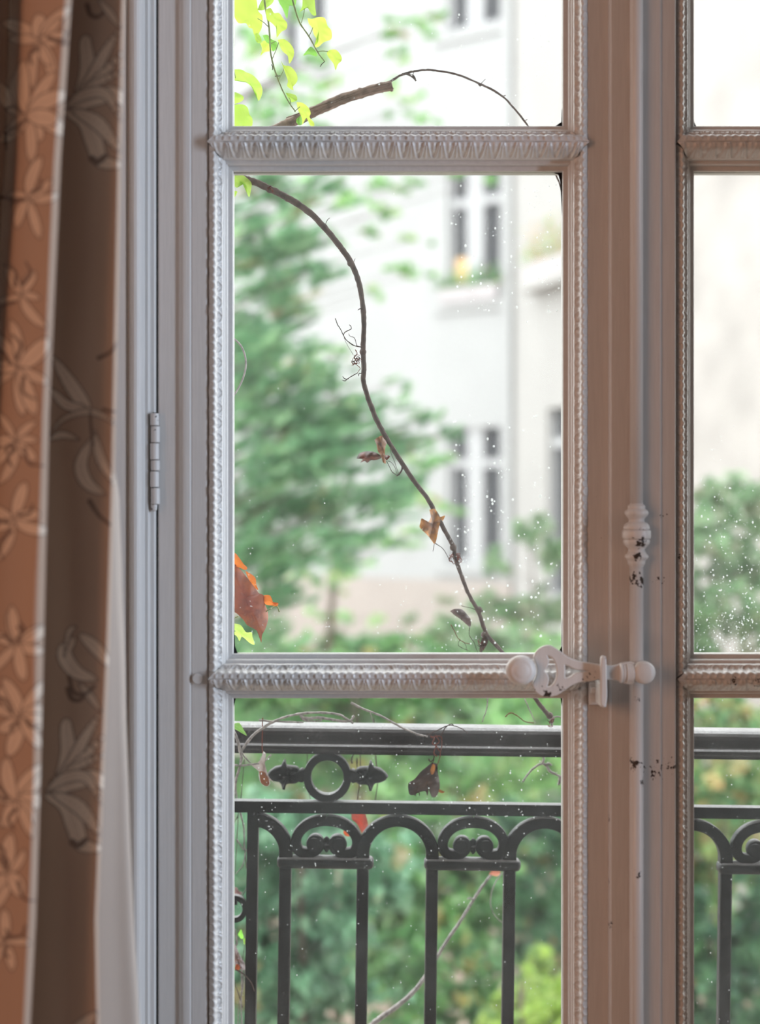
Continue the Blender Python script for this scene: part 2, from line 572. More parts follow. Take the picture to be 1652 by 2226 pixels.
def moulding(parent, x0, x1, z0, z1, seed, amp=0.0014, om_top=OM, om_bot=OM):
    """four mitred carved mouldings around a pane; each a part"""
    step = 0.00075
    for side in ('left', 'right', 'top', 'bottom'):
        hz = side in ('top', 'bottom')
        pf, nn, br = profile(side)
        L = (x1 - x0) if hz else (z1 - z0)
        o = pf[:, 0][:, None].copy(); y = pf[:, 1][:, None]
        if hz:                                     # stretch so that two mouldings meet on the bar's seam
            om = om_top if side == 'top' else om_bot
            o = o * om / OM
        n = int((L + 2 * OM) / step)
        u = np.linspace(0, 1, n)
        s = -o + u[None, :] * (L + 2 * o)
        h = relief(np.broadcast_to(o, s.shape), s + 0.003, amp * (0.85 + 0.15 * np.sin(s * 37)), side)
        h = h + 0.00008 * wob(s, seed) * (o > 0.0099)
        oo = o + nn[:, 0][:, None] * h
        yy = y + nn[:, 1][:, None] * h
        if side == 'left':
            X, Z = x0 - oo, z0 + s
        elif side == 'right':
            X, Z = x1 + oo, z0 + s
        elif side == 'top':
            X, Z = x0 + s, z1 + oo
        else:
            X, Z = x0 + s, z0 - oo
        V = np.stack([X, yy, Z], axis=2).reshape(-1, 3)
        m, k = s.shape
        rows_ = np.array([r for r in range(m - 1) if (r + 1) not in br])
        i = (rows_[:, None] * k + np.arange(k - 1)[None, :]).ravel()
        q = np.stack([i, i + 1, i + k + 1, i + k], axis=1)
        if side in ('right', 'bottom'):
            q = q[:, ::-1]
        if hz:
            q = q[:, ::-1]
        mesh('moulding', V, q, M['moulding'], parent)


def glass_pane(parent, x0, x1, z0, z1):
    v, f = box_vf(x0 - .004, x1 + .004, GY, GY + .003, z0 - .004, z1 + .004)
    return mesh('pane', v, f, M['glass'], parent, smooth=False)


def raindrops(pane, spots, Y=GY + .0032):
    """dried drops and specks on the outer face of one pane; spots: (px0,py0,px1,py1,count,rmin,rmax)"""
    base = []
    for th in (0.0, 0.75, 1.3):
        for k in range(7):
            a = 2 * math.pi * k / 7
            base.append((math.cos(th) * math.cos(a), 0.5 * math.sin(th), math.cos(th) * math.sin(a)))
    bf = []
    for i in range(2):
        for k in range(7):
            bf.append((i * 7 + k, i * 7 + (k + 1) % 7, (i + 1) * 7 + (k + 1) % 7, (i + 1) * 7 + k))
    base = np.array(base); bf = np.array(bf)
    V, Q, n = [], [], 0
    for (a, b, c, d, cnt, r0, r1) in spots:
        cols = rng.uniform(a, c, max(3, cnt // 12))
        for _ in range(cnt):
            px = cols[rng.integers(len(cols))] + rng.normal(0, 4) if rng.random() < 0.6 else rng.uniform(a, c)
            py = b + (d - b) * rng.random() ** 0.8
            r = (r0 + (r1 - r0) * rng.random() ** 3) * 0.00043
            p = np.array(P(px, py, Y))
            V.append(p + base * np.array([r, r * .5, r * rng.uniform(.8, 1.5)]))
            Q.append(bf + n); n += len(base)
    o = mesh('raindrops', np.vstack(V), np.vstack(Q), M['drop'], pane)
    o['kind'] = 'stuff'
    return o


def stile_core(x_out, x_sight, sign):
    """points behind the moulding from its outer edge to the sight edge"""
    return [(x_out, 0.0012), (x_sight - sign * .012, .009), (x_sight - sign * .0085, .012), (x_sight - sign * .003, .0285), (x_sight - sign * .0008, .034), (x_sight - sign * .0008, .046)]


# --- left casement
w1 = empty('window_1', (fx(343), 0, SASH_Z0), 'white-painted left casement with carved mouldings around three stacked panes', 'window', kind='structure')
xo = XL0 - OM
poly = [(fx(343), .046), (fx(343), .002), (fx(344.5), .0005), (fx(347), 0), (fx(388), 0), (fx(390.5), -.0006), (fx(393), -.0022), (fx(396), -.0037), (fx(400), -.0043), (fx(405), -.0045),
        (fx(412), -.0043), (fx(415.5), -.0034), (fx(416.5), -.0022), (fx(418), -.0027), (fx(447), -.0027), (fx(449.5), -.0024), (fx(451.5), -.0018), (fx(452.6), -.0004)] + stile_core(xo, XL0, 1)
prism_z('stile', poly, SASH_Z0, SASH_Z1, M['frame'], w1, 40)
xo2 = XL1 + OM
poly = stile_core(xo2, XL1, -1)[::-1] + [(fx(1275), .0006), (fx(1276), -.0006), (fx(1277.5), -.0014), (fx(1280), -.0016), (fx(1321), -.0014), (fx(1326), -.001), (fx(1326), .046)]
prism_z('stile', poly, SASH_Z0, SASH_Z1, M['meeting'], w1, 40)


def muntin(parent, x0, x1, zl, zh, mat):
    """bar between two panes: zl = top of the lower pane, zh = bottom of the upper pane"""
    c = (zl + zh) / 2
    g = .0007
    poly = [(.046, zl + g), (.034, zl + g), (.026, zl + .003), (.010, zl + .012), (-.006, c - .003), (-.006, c + .003), (.010, zh - .012), (.026, zh - .003), (.034, zh - g), (.046, zh - g)]
    return prism_x('muntin', poly, x0 - .002, x1 + .002, mat, parent)


muntin(w1, XL0, XL1, ZA1, ZB0, M['frame'])
muntin(w1, XL0, XL1, ZC1, ZA0, M['frame'])
box('top_rail', (XL0 - .002, XL1 + .002, .004, .046, ZB1 + .0008, SASH_Z1), M['frame'], w1)
box('bottom_panel', (XL0 - .002, XL1 + .002, .004, .046, SASH_Z0, ZC0 - .0008), M['frame'], w1)
for i, (a, b) in enumerate(((ZB0, ZB1), (ZA0, ZA1), (ZC0, ZC1))):
    moulding(w1, XL0, XL1, a, b, 11 + i, om_top=((ZB0 - ZA1) / 2 - .0001, (ZA0 - ZC1) / 2 - .0001)[i - 1] if i else OM, om_bot=((ZB0 - ZA1) / 2 - .0001, (ZA0 - ZC1) / 2 - .0001)[i] if i < 2 else OM)
g_top = glass_pane(w1, XL0, XL1, ZB0, ZB1)
g_mid = glass_pane(w1, XL0, XL1, ZA0, ZA1)
g_low = glass_pane(w1, XL0, XL1, ZC0, ZC1)
raindrops(g_top, [(820, 10, 1215, 270, 190, .6, 2.6), (515, 0, 800, 270, 30, .5, 1.8)])
raindrops(g_mid, [(980, 390, 1215, 700, 230, .6, 3.0), (960, 900, 1215, 1410, 420, .6, 3.2), (515, 1050, 960, 1415, 260, .4, 1.6), (515, 400, 950, 1050, 90, .4, 1.4), (512, 1330, 1215, 1416, 160, .4, 1.6)])
raindrops(g_low, [(512, 1520, 1218, 2226, 620, .4, 1.7), (512, 1590, 1218, 1900, 380, .4, 1.8), (900, 1640, 1218, 1800, 90, .6, 2.6)])

# dark perished putty in the pane corners and along the head of the middle pane
def putty(pxpy, parent):
    n = len(pxpy)
    v = [P(a, b, GY - .0008) for a, b in pxpy] + [P(a, b, GY + .0002) for a, b in pxpy]
    f = [tuple(range(n)), tuple(range(n, 2 * n))[::-1]] + [(i, (i + 1) % n, n + (i + 1) % n, n + i) for i in range(n)]
    return mesh('putty', v, f, M['dark_gap'], parent, smooth=False)


putty([(505, 371), (1225, 371), (1225, 376.5), (1195, 376), (900, 375.4), (505, 376.8)], w1)
putty([(1196, 374), (1226, 374), (1226, 560), (1221.6, 470), (1219.5, 430), (1217, 392), (1213, 379)], w1)
putty([(503, 1240), (508.6, 1300), (509.2, 1370), (511, 1405), (516, 1419), (530, 1420.5), (503, 1426)], w1)
putty([(1226, 1300), (1221, 1350), (1220.5, 1405), (1213, 1420), (1226, 1425)], w1)
putty([(1226, 215), (1221, 240), (1220, 265), (1205, 275.5), (1226, 280)], w1)
putty([(504, 1512), (513, 1516.4), (509.5, 1530), (504, 1560)], w1)
putty([(1226, 1512), (1218, 1516.5), (1221.5, 1535), (1226, 1560)], w1)

# --- right casement with its overlapping cover strip
w2 = empty('window_2', (fx(1322), 0, SASH_Z0), 'white-painted right casement with raised meeting strip and chipped muntin', 'window', kind='structure')
xo = XR0 - OM
poly = [(fx(1330), .030), (fx(1320.6), .004), (fx(1320.6), -.0125), (fx(1322.0), -.0150), (fx(1324.6), -.0165), (fx(1428), -.0165), (fx(1431), -.0158), (fx(1432.5), -.0140), (fx(1434), -.0132), (fx(1462), -.0126),
        (fx(1465), -.0110), (fx(1466.5), -.002)] + stile_core(xo, XR0, 1) + [(fx(1330), .046)]
prism_z('stile', poly, SASH_Z0, SASH_Z1, M['meeting'], w2, 40)
xe = XR1 + OM + .058
prism_z('stile', stile_core(XR1 + OM, XR1, -1)[::-1] + [(XR1 + OM, -.003), (xe - .002, -.003), (xe, 0), (xe, .046)], SASH_Z0, SASH_Z1, M['frame'], w2, 40)
muntin(w2, XR0, XR1, ZA1, ZB0, M['muntin_worn'])
muntin(w2, XR0, XR1, ZC1, ZA0, M['muntin_worn'])
box('top_rail', (XR0 - .002, XR1 + .002, .004, .046, ZB1 + .0008, SASH_Z1), M['frame'], w2)
box('bottom_panel', (XR0 - .002, XR1 + .002, .004, .046, SASH_Z0, ZC0 - .0008), M['frame'], w2)
_keep = M['moulding']
M['moulding'] = paint('thick_chipped_paint', WHITE, rough=0.24, bump=.04, streak=(30, 30, 30),
                      spots=[(P(1598, 1482, -.008), .012), (P(1645, 1478, -.008), .016), (P(1572, 1500, -.008), .010), (P(1640, 1455, -.008), .012), (P(1480, 1210, -.005), .008)])
for i, (a, b) in enumerate(((ZB0, ZB1), (ZA0, ZA1), (ZC0, ZC1))):
    moulding(w2, XR0, XR1, a, b, 31 + i, om_top=((ZB0 - ZA1) / 2 - .0001, (ZA0 - ZC1) / 2 - .0001)[i - 1] if i else OM, om_bot=((ZB0 - ZA1) / 2 - .0001, (ZA0 - ZC1) / 2 - .0001)[i] if i < 2 else OM)
M['moulding'] = _keep
r_top = glass_pane(w2, XR0, XR1, ZB0, ZB1)
r_mid = glass_pane(w2, XR0, XR1, ZA0, ZA1)
r_low = glass_pane(w2, XR0, XR1, ZC0, ZC1)
raindrops(r_mid, [(1512, 1040, 1660, 1415, 420, .7, 2.6), (1512, 1330, 1660, 1415, 160, .6, 2.2), (1512, 900, 1660, 1060, 40, .5, 1.6)])
raindrops(r_low, [(1512, 1520, 1660, 2226, 160, .4, 1.6)])
raindrops(r_top, [(1512, 60, 1660, 270, 20, .4, 1.2)])
putty([(1502, 371), (1670, 371), (1670, 376), (1502, 376.6)], w2)
putty([(1502, 225), (1507.4, 240), (1509, 265), (1514, 275.6), (1502, 280)], w2)

# --- door-frame jambs: the moulded fixed frame beside the sashes
def jamb(name, mirror, label):
    pr = [(150, -.020), (150, -.0245), (281, -.0245), (283, -.0235), (284, -.0215), (287, -.0212), (288.5, -.0232), (291, -.0258), (295, -.0278), (300, -.0286), (306, -.0282), (311, -.0268), (314, -.0245),
          (315.5, -.0215), (316, -.0120), (317.5, -.0090), (324, -.0092), (325.5, -.0080), (326.5, -.0052), (329, -.0045), (336, -.0042), (338, -.0030), (339, -.0005), (339.3, .060), (150, .060)]
    poly = []
    for a, y in pr:
        x = fx(a)
        poly.append(((XL0 + XR1) - x if mirror else x, y))
    if mirror:
        poly = poly[::-1]
    o = prism_z(name, poly, 0.0, SASH_Z1 + .03, M['frame'], None, 40)
    setp(o, label, 'window frame', kind='structure')


jamb('trim_1', False, 'moulded white window jamb between the curtain and the left casement')
jamb('trim_2', True, 'moulded white window jamb on the far right of the casements')
setp(box('trim_3', (fx(150), (XL0 + XR1) - fx(150), -.02, .06, SASH_Z1 + .004, SASH_Z1 + .09), M['frame']), 'white window head frame above the casements', 'window frame', kind='structure')
setp(box('trim_4', (fx(150), (XL0 + XR1) - fx(150), -.02, .09, 0.0, SASH_Z0 - .004), M['frame']), 'white window threshold under the casements', 'window sill', kind='structure')

# ------------------------------------------------------------------ the room shell
XW0, XW1 = fx(150) + .005, (XL0 + XR1) - fx(150) - .005
wv = []
RX0, RX1, RY0, RZ1 = -2.0, 2.75, -4.4, 2.95


def wall_side(x_open, x_far, sgn, dep=.22):
    # splayed embrasure towards the room
    poly = [(x_open, .06), (x_open, -.02), (x_open - sgn * .05, -dep), (x_far, -dep), (x_far, .26), (x_open + sgn * .03, .26), (x_open + sgn * .03, .062)]
    n = len(poly)
    v = [(x, y, -3.2) for x, y in poly] + [(x, y, 6.5) for x, y in poly]
    f = [(i, (i + 1) % n, n + (i + 1) % n, n + i) for i in range(n)] + [tuple(range(n)), tuple(range(n, 2 * n))]
    return v, f


parts = [wall_side(XW0, -4.5, 1), wall_side(XW1, 5.5, -1, .42),  # right embrasure deepened out of view to block the added side light
         box_vf(XW0 - .06, XW1 + .06, -.22, .26, SASH_Z1 + .09, 6.5),
         box_vf(XW0 - .06, XW1 + .06, -.0, .26, -3.2, 0.0)]
V, Fc = join_vf(parts)
o = mesh('wall_front', V, Fc, M['room'], None, smooth=False)
auto_smooth(o)
setp(o, 'plastered outer wall around the window opening', 'wall', kind='structure')
for nm, b, mt, lb, ct in (
        ('floor', (RX0, RX1, RY0, 0.0, -.08, 0.0), 'floorboards', 'brown wooden floor of the room', 'floor'),
        ('ceiling', (RX0, RX1, RY0, -.22, RZ1, RZ1 + .1), 'room', 'plain pale ceiling of the room', 'ceiling'),
        ('wall_left', (RX0 - .1, RX0, RY0, -.22, 0, RZ1), 'room', 'plain plaster wall left of the window', 'wall'),
        ('wall_right', (RX1, RX1 + .1, RY0, -.42, 0, RZ1), 'room', 'plain plaster wall right of the window', 'wall'),
        ('wall_back', (RX0 - .1, RX1 + .1, RY0 - .1, RY0, 0, RZ1), 'room', 'plain plaster wall facing the window', 'wall')):
    setp(box(nm, b, M[mt]), lb, ct, kind='structure')

# ------------------------------------------------------------------ window bolt: rod, turned collar, swivel handle
bolt = empty('window_bolt', P(1383.5, 1463, -.0248), 'white espagnolette window bolt with turned rod and pierced heart-shaped handle', 'window latch')
RYc = -.0248
rk = (RYc + D) / F
rc = P(1383.5, 0, RYc)[0]


def rod_piece(name, p0, p1, r=14.6):
    return tube(name, [(rc, RYc, P(0, p0, RYc)[2]), (rc, RYc, P(0, (p0 + p1) / 2, RYc)[2]), (rc, RYc, P(0, p1, RYc)[2])], r * rk, M['rod'], bolt, seg=28)


rod_piece('rod', -900, 1096, 14.2)
rod_piece('rod', 1228, 2900, 15.2)
col = [(395, 128), (412, 132), (424, 150), (436, 170), (470, 172), (492, 168), (506, 176), (530, 210), (556, 228), (580, 232), (605, 226), (640, 200), (680, 164), (710, 150), (738, 150), (756, 162), (766, 196), (778, 206), (800, 232), (835, 250), (872, 257), (902, 252), (907, 240),
       (912, 268), (925, 275), (1000, 278), (1060, 274), (1078, 266), (1084, 240), (1092, 252), (1120, 260), (1150, 258), (1190, 238), (1225, 205), (1260, 172), (1295, 158), (1325, 162), (1345, 182), (1362, 186), (1385, 214), (1415, 230), (1440, 228), (1465, 206), (1490, 182), (1520, 172), (1556, 168), (1574, 160), (1590, 146), (1612, 140)]
kz = 120 / 1068
lathe('turned_collar', [(r * kz * rk, P(0, 1050 + zy * kz, RYc)[2]) for zy, r in col], (rc, RYc, 0), 'z', M['rod'], bolt, seg=48, deg=60)
# brackets holding the rod to the strip
for py in (120, 1180, 2050):
    z = P(0, py, RYc)[2]
    box('rod_bracket', (rc - .006, rc + .006, RYc + .002, -.016, z - .012, z + .012), M['rod'], bolt, .002)

HY = -.050
zz = lambda L: zoomed(L, 1080, 1360, 370 / 1652)
outer = zz([(352, 305), (375, 255), (420, 212), (475, 190), (520, 192), (570, 215), (620, 250), (680, 295), (740, 325), (820, 348), (900, 360), (985, 376), (1060, 384), (1130, 385), (1190, 372), (1196, 364), (1330, 362),
            (1330, 556), (1196, 548), (1186, 536), (1130, 524), (1060, 522), (985, 522), (900, 540), (800, 548), (735, 572), (680, 606), (625, 646), (570, 676), (500, 690), (440, 684), (395, 660), (362, 622), (346, 575), (352, 535), (372, 500), (384, 455), (384, 400), (370, 355)])
hole1 = zz([(488, 291), (505, 292), (540, 318), (566, 370), (577, 430), (575, 490), (556, 545), (524, 582), (502, 590), (489, 586), (499, 555), (503, 520), (497, 488), (482, 456), (459, 436), (478, 420), (494, 385), (503, 345), (498, 312)])
hole2 = zz([(658, 380), (690, 390), (728, 412), (790, 428), (884, 438), (800, 450), (745, 466), (715, 490), (668, 506), (660, 470), (661, 420)])


def plate(name, loops, Y, half, bevel, mat, parent):
    cu = bpy.data.curves.new(name, 'CURVE')
    cu.dimensions = '2D'; cu.fill_mode = 'BOTH'
    cu.extrude = half - bevel; cu.bevel_depth = bevel; cu.bevel_resolution = 3; cu.offset = -bevel
    for lp in loops:
        sp = cu.splines.new('POLY')
        w = [P(a, b, Y) for a, b in lp]
        cl = catmull(np.array(w + [w[0]])[:, [0, 2]], 3)[:-1]
        sp.points.add(len(cl) - 1)
        for i, (x, z) in enumerate(cl):
            sp.points[i].co = (x, z, 0, 1)
        sp.use_cyclic_u = True
    tmp = bpy.data.objects.new(name, cu)
    COL.objects.link(tmp)
    dg = bpy.context.evaluated_depsgraph_get()
    me = bpy.data.meshes.new_from_object(tmp.evaluated_get(dg))
    COL.objects.unlink(tmp); bpy.data.objects.remove(tmp)
    me.transform(Matrix(((1, 0, 0, 0), (0, 0, -1, Y), (0, 1, 0, 0), (0, 0, 0, 1))))
    me.materials.clear(); me.materials.append(mat)
    o = bpy.data.objects.new(name, me)
    link(o, parent)
    me.polygons.foreach_set('use_smooth', np.ones(len(me.polygons), dtype=bool))
    return auto_smooth(o, 50)


handle = plate('handle', [outer, hole1, hole2], HY, .0036, .0012, M['handle'], bolt)
hk = (HY + D) / F
# collar rings where the handle thickens towards its pivot
for a, b, r in ((1346, 1353, 22), (1353, 1360, 20.5), (1360, 1377, 22)):
    x0, x1 = P(a, 0, HY)[0], P(b, 0, HY)[0]
    zc = P(0, 1463, HY)[2]
    oo = lathe('pivot_collar', [(r * hk * .9, x0), (r * hk, x0 + .0008), (r * hk, x1 - .0008), (r * hk * .9, x1)], (0, HY, zc), 'x', M['handle'], handle, 32)
    oo.scale.y = 1.0
kb = P(1132.5, 1457, HY - .012)
kk = (HY - .012 + D) / F
kp = [(0.1, -20), (8, -19.6), (15, -18), (20, -15.5), (22, -15.6), (27, -12), (31, -6), (33, 1), (32.5, 7), (29, 13), (20, 17), (14, 19), (12, 30)]
lathe('knob', [(r * kk, t * kk) for r, t in kp], kb, 'y', M['handle'], handle, 48, 40)
pb = P(1399, 1462, HY - .004)
kp2 = [(0.1, -15.5), (14, -14.5), (20, -12), (23.5, -8), (25, -3), (25, 4), (23, 12), (20, 40)]
lathe('pivot_cap', [(r * hk, t * hk) for r, t in kp2], pb, 'y', M['handle'], bolt, 48, 40)

keeper = empty('latch_keeper', P(1300, 1500, 0), 'small white hook keeper holding the latch handle on the left casement', 'latch hook')
kl = zoomed([(1006, 320), (1014, 298), (1032, 290), (1048, 298), (1058, 325), (1066, 600), (1066, 700), (1056, 765), (1035, 788), (1010, 775), (1000, 740), (1002, 560)], 1080, 1360, 370 / 1652)
plate('hook', [kl], -.0600, .0045, .0015, M['handle'], keeper)
x0, x1 = P(1304, 0, -.05)[0], P(1316, 0, -.05)[0]
z0, z1 = P(0, 1536, -.05)[2], P(0, 1484, -.05)[2]
box('hook_arm', (x0, x1, -.058, .0, z0, z1), M['handle'], keeper, .0015)
x0, x1 = P(1281, 0, -.012)[0], P(1300, 0, -.012)[0]
box('base_plate', (x0, x1 + .004, -.010, .0, P(0, 1533, -.012)[2], P(0, 1484, -.012)[2]), M['handle'], keeper, .0015)
box('screw_lug', (x0 + .001, x1 + .001, -.016, -.009, P(0, 1507, -.012)[2], P(0, 1492, -.012)[2]), M['handle'], keeper, .0015)

# ------------------------------------------------------------------ hinge on the left jamb
hinge = empty('hinge', P(337, 1112, -.008), 'white painted barrel hinge with cracked knuckles on the left jamb', 'hinge')
ys = [897, 926, 963, 1000, 1024, 1060, 1097]
hr = 9.6 * (D - .008) / F
for i in range(6):
    a, b = P(337, ys[i] + .6, -.008), P(337, ys[i + 1] - .6, -.008)
    off = .0004 * ((i % 2) * 2 - 1)
    lathe('knuckle', [(hr * .82, b[2]), (hr, b[2] + .0008), (hr, a[2] - .0008), (hr * (.82 if i else .6), a[2])], (a[0] + off, -.008, 0), 'z', M['hinge'], hinge, 28)
lathe('hinge_pin', [(hr * .3, P(0, 1112, -.008)[2]), (hr * .65, P(0, 1108, -.008)[2]), (hr * .75, P(0, 1097, -.008)[2])], (P(335, 0, -.008)[0], -.008, 0), 'z', M['hinge'], hinge, 20)
lathe('hinge_core', [(hr * .7, P(0, 1097, -.008)[2]), (hr * .7, P(0, 897, -.008)[2])], (P(337, 0, -.008)[0], -.008, 0), 'z', M['dark_gap'], hinge, 20)
plug = lathe('dowel_plug', [(11 * .0005, -.0062), (11 * .0005, -.0050), (9.5 * .0005, -.0052), (0.00001, -.0052)], (fx(431), 0, P(0, 1474, 0)[2]), 'y', M['frame'], w1, 24)

# ------------------------------------------------------------------ curtain
def tab(t):
    ks = sorted(t)
    return lambda y: np.interp(y, ks, [t[k] for k in ks])


e1 = tab({-200: 160, 0: 156, 350: 132, 700: 116, 900: 107, 1400: 95, 1700: 88, 2000: 78, 2226: 66, 3600: 30})
e2 = tab({-200: 276, 0: 272, 350: 263, 700: 256, 1000: 250, 1400: 238, 1700: 225, 2000: 213, 2226: 217, 3600: 230})
d0 = tab({-200: 50, 0: 46, 350: 36, 700: 12, 1000: -8, 1400: -25, 2226: -60, 3600: -120})
ln = tab({-200: 222, 850: 232, 1000: 247, 1080: 259, 1250: 264, 1400: 270, 1650: 277, 1900: 285, 2226: 303, 3600: 370})

rows = np.arange(-1350, 3560, 2.6)
rows = np.concatenate([np.arange(-1350, -40, 12.0), np.arange(-40, 2270, 2.6), np.arange(2270, 3700, 12.0)])
CTRL_N = [5, 6, 10, 18, 22, 18, 12, 8, 8, 8, 10, 24, 30, 18, 10, 6, 6, 6]


def curtain_row(py):
    a, b, c = float(e1(py)), float(e2(py)), float(d0(py))
    w = a - c
    sway = .004 * math.sin(py / 310.0) + .003 * math.sin(py / 130 + 1)
    q = [(c - 150, -.330), (c - 66, -.360), (c - 26, -.238), (c - 2, -.325), (c + .34 * w, -.372 + sway), (c + .68 * w, -.402 + sway), (a - 16, -.414), (a - 3, -.403), (a, -.388), (a - 8, -.366),
         (a - 30, -.335), (a - 34, -.285), (a + .30 * (b - a), -.297 - sway), (a + .68 * (b - a), -.330 - sway), (b - 11, -.352), (b - 2, -.346), (b, -.336), (b - 7, -.318), (b - 26, -.292)]
    return q


def cat2(q, ns):
    q = np.array(q, float)
    e = np.vstack([2 * q[0] - q[1], q, 2 * q[-1] - q[-2]])
    out = []
    for i in range(len(q) - 1):
        a, b, c, d = e[i], e[i + 1], e[i + 2], e[i + 3]
        t = np.linspace(0, 1, ns[i], endpoint=False)[:, None]
        out.append(0.5 * ((2 * b) + (c - a) * t + (2 * a - 5 * b + 4 * c - d) * t * t + (3 * b - a - 3 * c + d) * t ** 3))
    out.append(q[-1:])
    return np.vstack(out)


grid = []
for py in rows:
    c = cat2(curtain_row(py), CTRL_N)
    grid.append(np.column_stack([c[:, 0], np.full(len(c), py), c[:, 1]]))
G = np.array(grid)                                    # rows x cols x (px, py, Y)
kY = (G[:, :, 2] + D) / F
Vc = np.stack([(G[:, :, 0] - CX) * kY, G[:, :, 2], ZC - (G[:, :, 1] - CY) * kY], axis=2)
Vc[:, :, 2] = np.maximum(Vc[:, :, 2], 0.003 + 0.0 * Vc[:, :, 2])
nr, ncl = G.shape[:2]
# printed foliage pattern, laid out on the cloth (cloth coordinate: px along each panel, py)
panel_split = sum(CTRL_N[:10])
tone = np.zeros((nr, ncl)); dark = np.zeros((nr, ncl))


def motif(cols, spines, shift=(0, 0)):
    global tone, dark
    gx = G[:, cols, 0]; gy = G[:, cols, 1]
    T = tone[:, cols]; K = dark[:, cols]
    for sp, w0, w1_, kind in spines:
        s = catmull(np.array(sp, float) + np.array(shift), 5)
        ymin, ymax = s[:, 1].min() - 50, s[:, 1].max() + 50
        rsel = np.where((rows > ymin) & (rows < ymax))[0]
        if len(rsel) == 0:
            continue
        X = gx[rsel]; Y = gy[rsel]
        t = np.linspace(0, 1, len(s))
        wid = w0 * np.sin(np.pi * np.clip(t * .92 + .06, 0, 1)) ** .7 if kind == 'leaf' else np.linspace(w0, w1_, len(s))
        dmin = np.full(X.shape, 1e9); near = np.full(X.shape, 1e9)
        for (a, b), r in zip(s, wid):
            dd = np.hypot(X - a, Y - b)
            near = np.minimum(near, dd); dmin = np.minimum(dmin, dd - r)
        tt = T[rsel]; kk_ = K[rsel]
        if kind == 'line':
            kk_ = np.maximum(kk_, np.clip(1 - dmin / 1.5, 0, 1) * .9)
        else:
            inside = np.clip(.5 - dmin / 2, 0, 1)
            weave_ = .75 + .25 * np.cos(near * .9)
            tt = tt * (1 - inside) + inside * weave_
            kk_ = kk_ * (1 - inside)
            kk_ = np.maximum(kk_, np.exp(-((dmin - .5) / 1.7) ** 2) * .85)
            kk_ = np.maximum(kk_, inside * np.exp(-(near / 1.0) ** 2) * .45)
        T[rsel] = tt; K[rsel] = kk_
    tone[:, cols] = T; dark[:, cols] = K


p2 = np.arange(panel_split, ncl)
p1 = np.arange(0, panel_split)
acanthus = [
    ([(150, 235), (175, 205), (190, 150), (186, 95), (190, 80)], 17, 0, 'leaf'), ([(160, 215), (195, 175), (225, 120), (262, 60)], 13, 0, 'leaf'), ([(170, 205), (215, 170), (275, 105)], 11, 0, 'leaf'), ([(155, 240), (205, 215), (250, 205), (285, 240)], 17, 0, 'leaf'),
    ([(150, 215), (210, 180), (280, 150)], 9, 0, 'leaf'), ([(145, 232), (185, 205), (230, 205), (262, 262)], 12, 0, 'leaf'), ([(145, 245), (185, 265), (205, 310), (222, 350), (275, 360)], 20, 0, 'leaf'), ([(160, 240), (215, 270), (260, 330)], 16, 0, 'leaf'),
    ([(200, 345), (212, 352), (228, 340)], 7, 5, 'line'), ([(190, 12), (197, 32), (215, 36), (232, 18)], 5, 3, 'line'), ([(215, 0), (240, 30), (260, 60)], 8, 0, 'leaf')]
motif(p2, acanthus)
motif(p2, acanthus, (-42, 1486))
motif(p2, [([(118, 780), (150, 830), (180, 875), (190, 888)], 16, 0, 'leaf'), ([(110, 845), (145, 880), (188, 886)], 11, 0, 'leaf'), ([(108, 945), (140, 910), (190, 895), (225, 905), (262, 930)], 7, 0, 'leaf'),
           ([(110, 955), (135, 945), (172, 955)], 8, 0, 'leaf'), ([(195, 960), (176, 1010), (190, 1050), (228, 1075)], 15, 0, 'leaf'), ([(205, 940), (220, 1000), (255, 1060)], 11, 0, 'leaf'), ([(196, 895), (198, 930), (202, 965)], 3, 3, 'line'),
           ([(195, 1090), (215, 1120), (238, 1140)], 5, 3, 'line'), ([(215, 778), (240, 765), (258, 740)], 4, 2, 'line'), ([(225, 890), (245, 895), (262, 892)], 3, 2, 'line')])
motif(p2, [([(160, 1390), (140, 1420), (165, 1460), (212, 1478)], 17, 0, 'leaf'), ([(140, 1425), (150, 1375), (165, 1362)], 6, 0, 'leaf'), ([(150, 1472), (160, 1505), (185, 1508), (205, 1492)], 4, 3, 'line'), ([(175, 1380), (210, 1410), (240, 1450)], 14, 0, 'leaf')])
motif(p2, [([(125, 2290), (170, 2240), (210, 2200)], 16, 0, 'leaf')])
fp = []
r3 = random.Random(5)
for (cx_, cy_, n_, sc_) in ((85, 90, 9, 1.0), (60, 250, 11, 1.15), (62, 430, 6, .9), (45, 640, 5, .8), (40, 800, 8, 1.1), (35, 960, 7, .9), (30, 1130, 6, .9), (40, 1400, 8, 1.0), (45, 1560, 9, 1.1), (35, 1740, 10, 1.1), (20, 1900, 6, 1.0), (10, 2050, 5, .9)):
    a0 = r3.uniform(0, 6)
    for k in range(n_):
        a = a0 + k * 2 * math.pi / n_ + r3.uniform(-.3, .3)
        Ln = sc_ * r3.uniform(55, 105)
        dx, dy = math.cos(a) * .75, math.sin(a)
        bend = r3.uniform(-.5, .5)
        fp.append(([(cx_ + dx * Ln * u + bend * dy * Ln * u * u, cy_ + dy * Ln * u - bend * dx * Ln * u * u) for u in (0.05, .4, .75, 1)], sc_ * r3.uniform(9, 17), 0, 'leaf'))
    for k in range(3):
        a = r3.uniform(0, 6.28); Ln = r3.uniform(30, 90)
        fp.append(([(cx_ + math.cos(a) * Ln * .3, cy_ + math.sin(a) * Ln * .3), (cx_ + math.cos(a + .3) * Ln * .7, cy_ + math.sin(a + .3) * Ln * .7), (cx_ + math.cos(a) * Ln, cy_ + math.sin(a) * Ln)], 4, 2, 'line'))
motif(p1, fp)
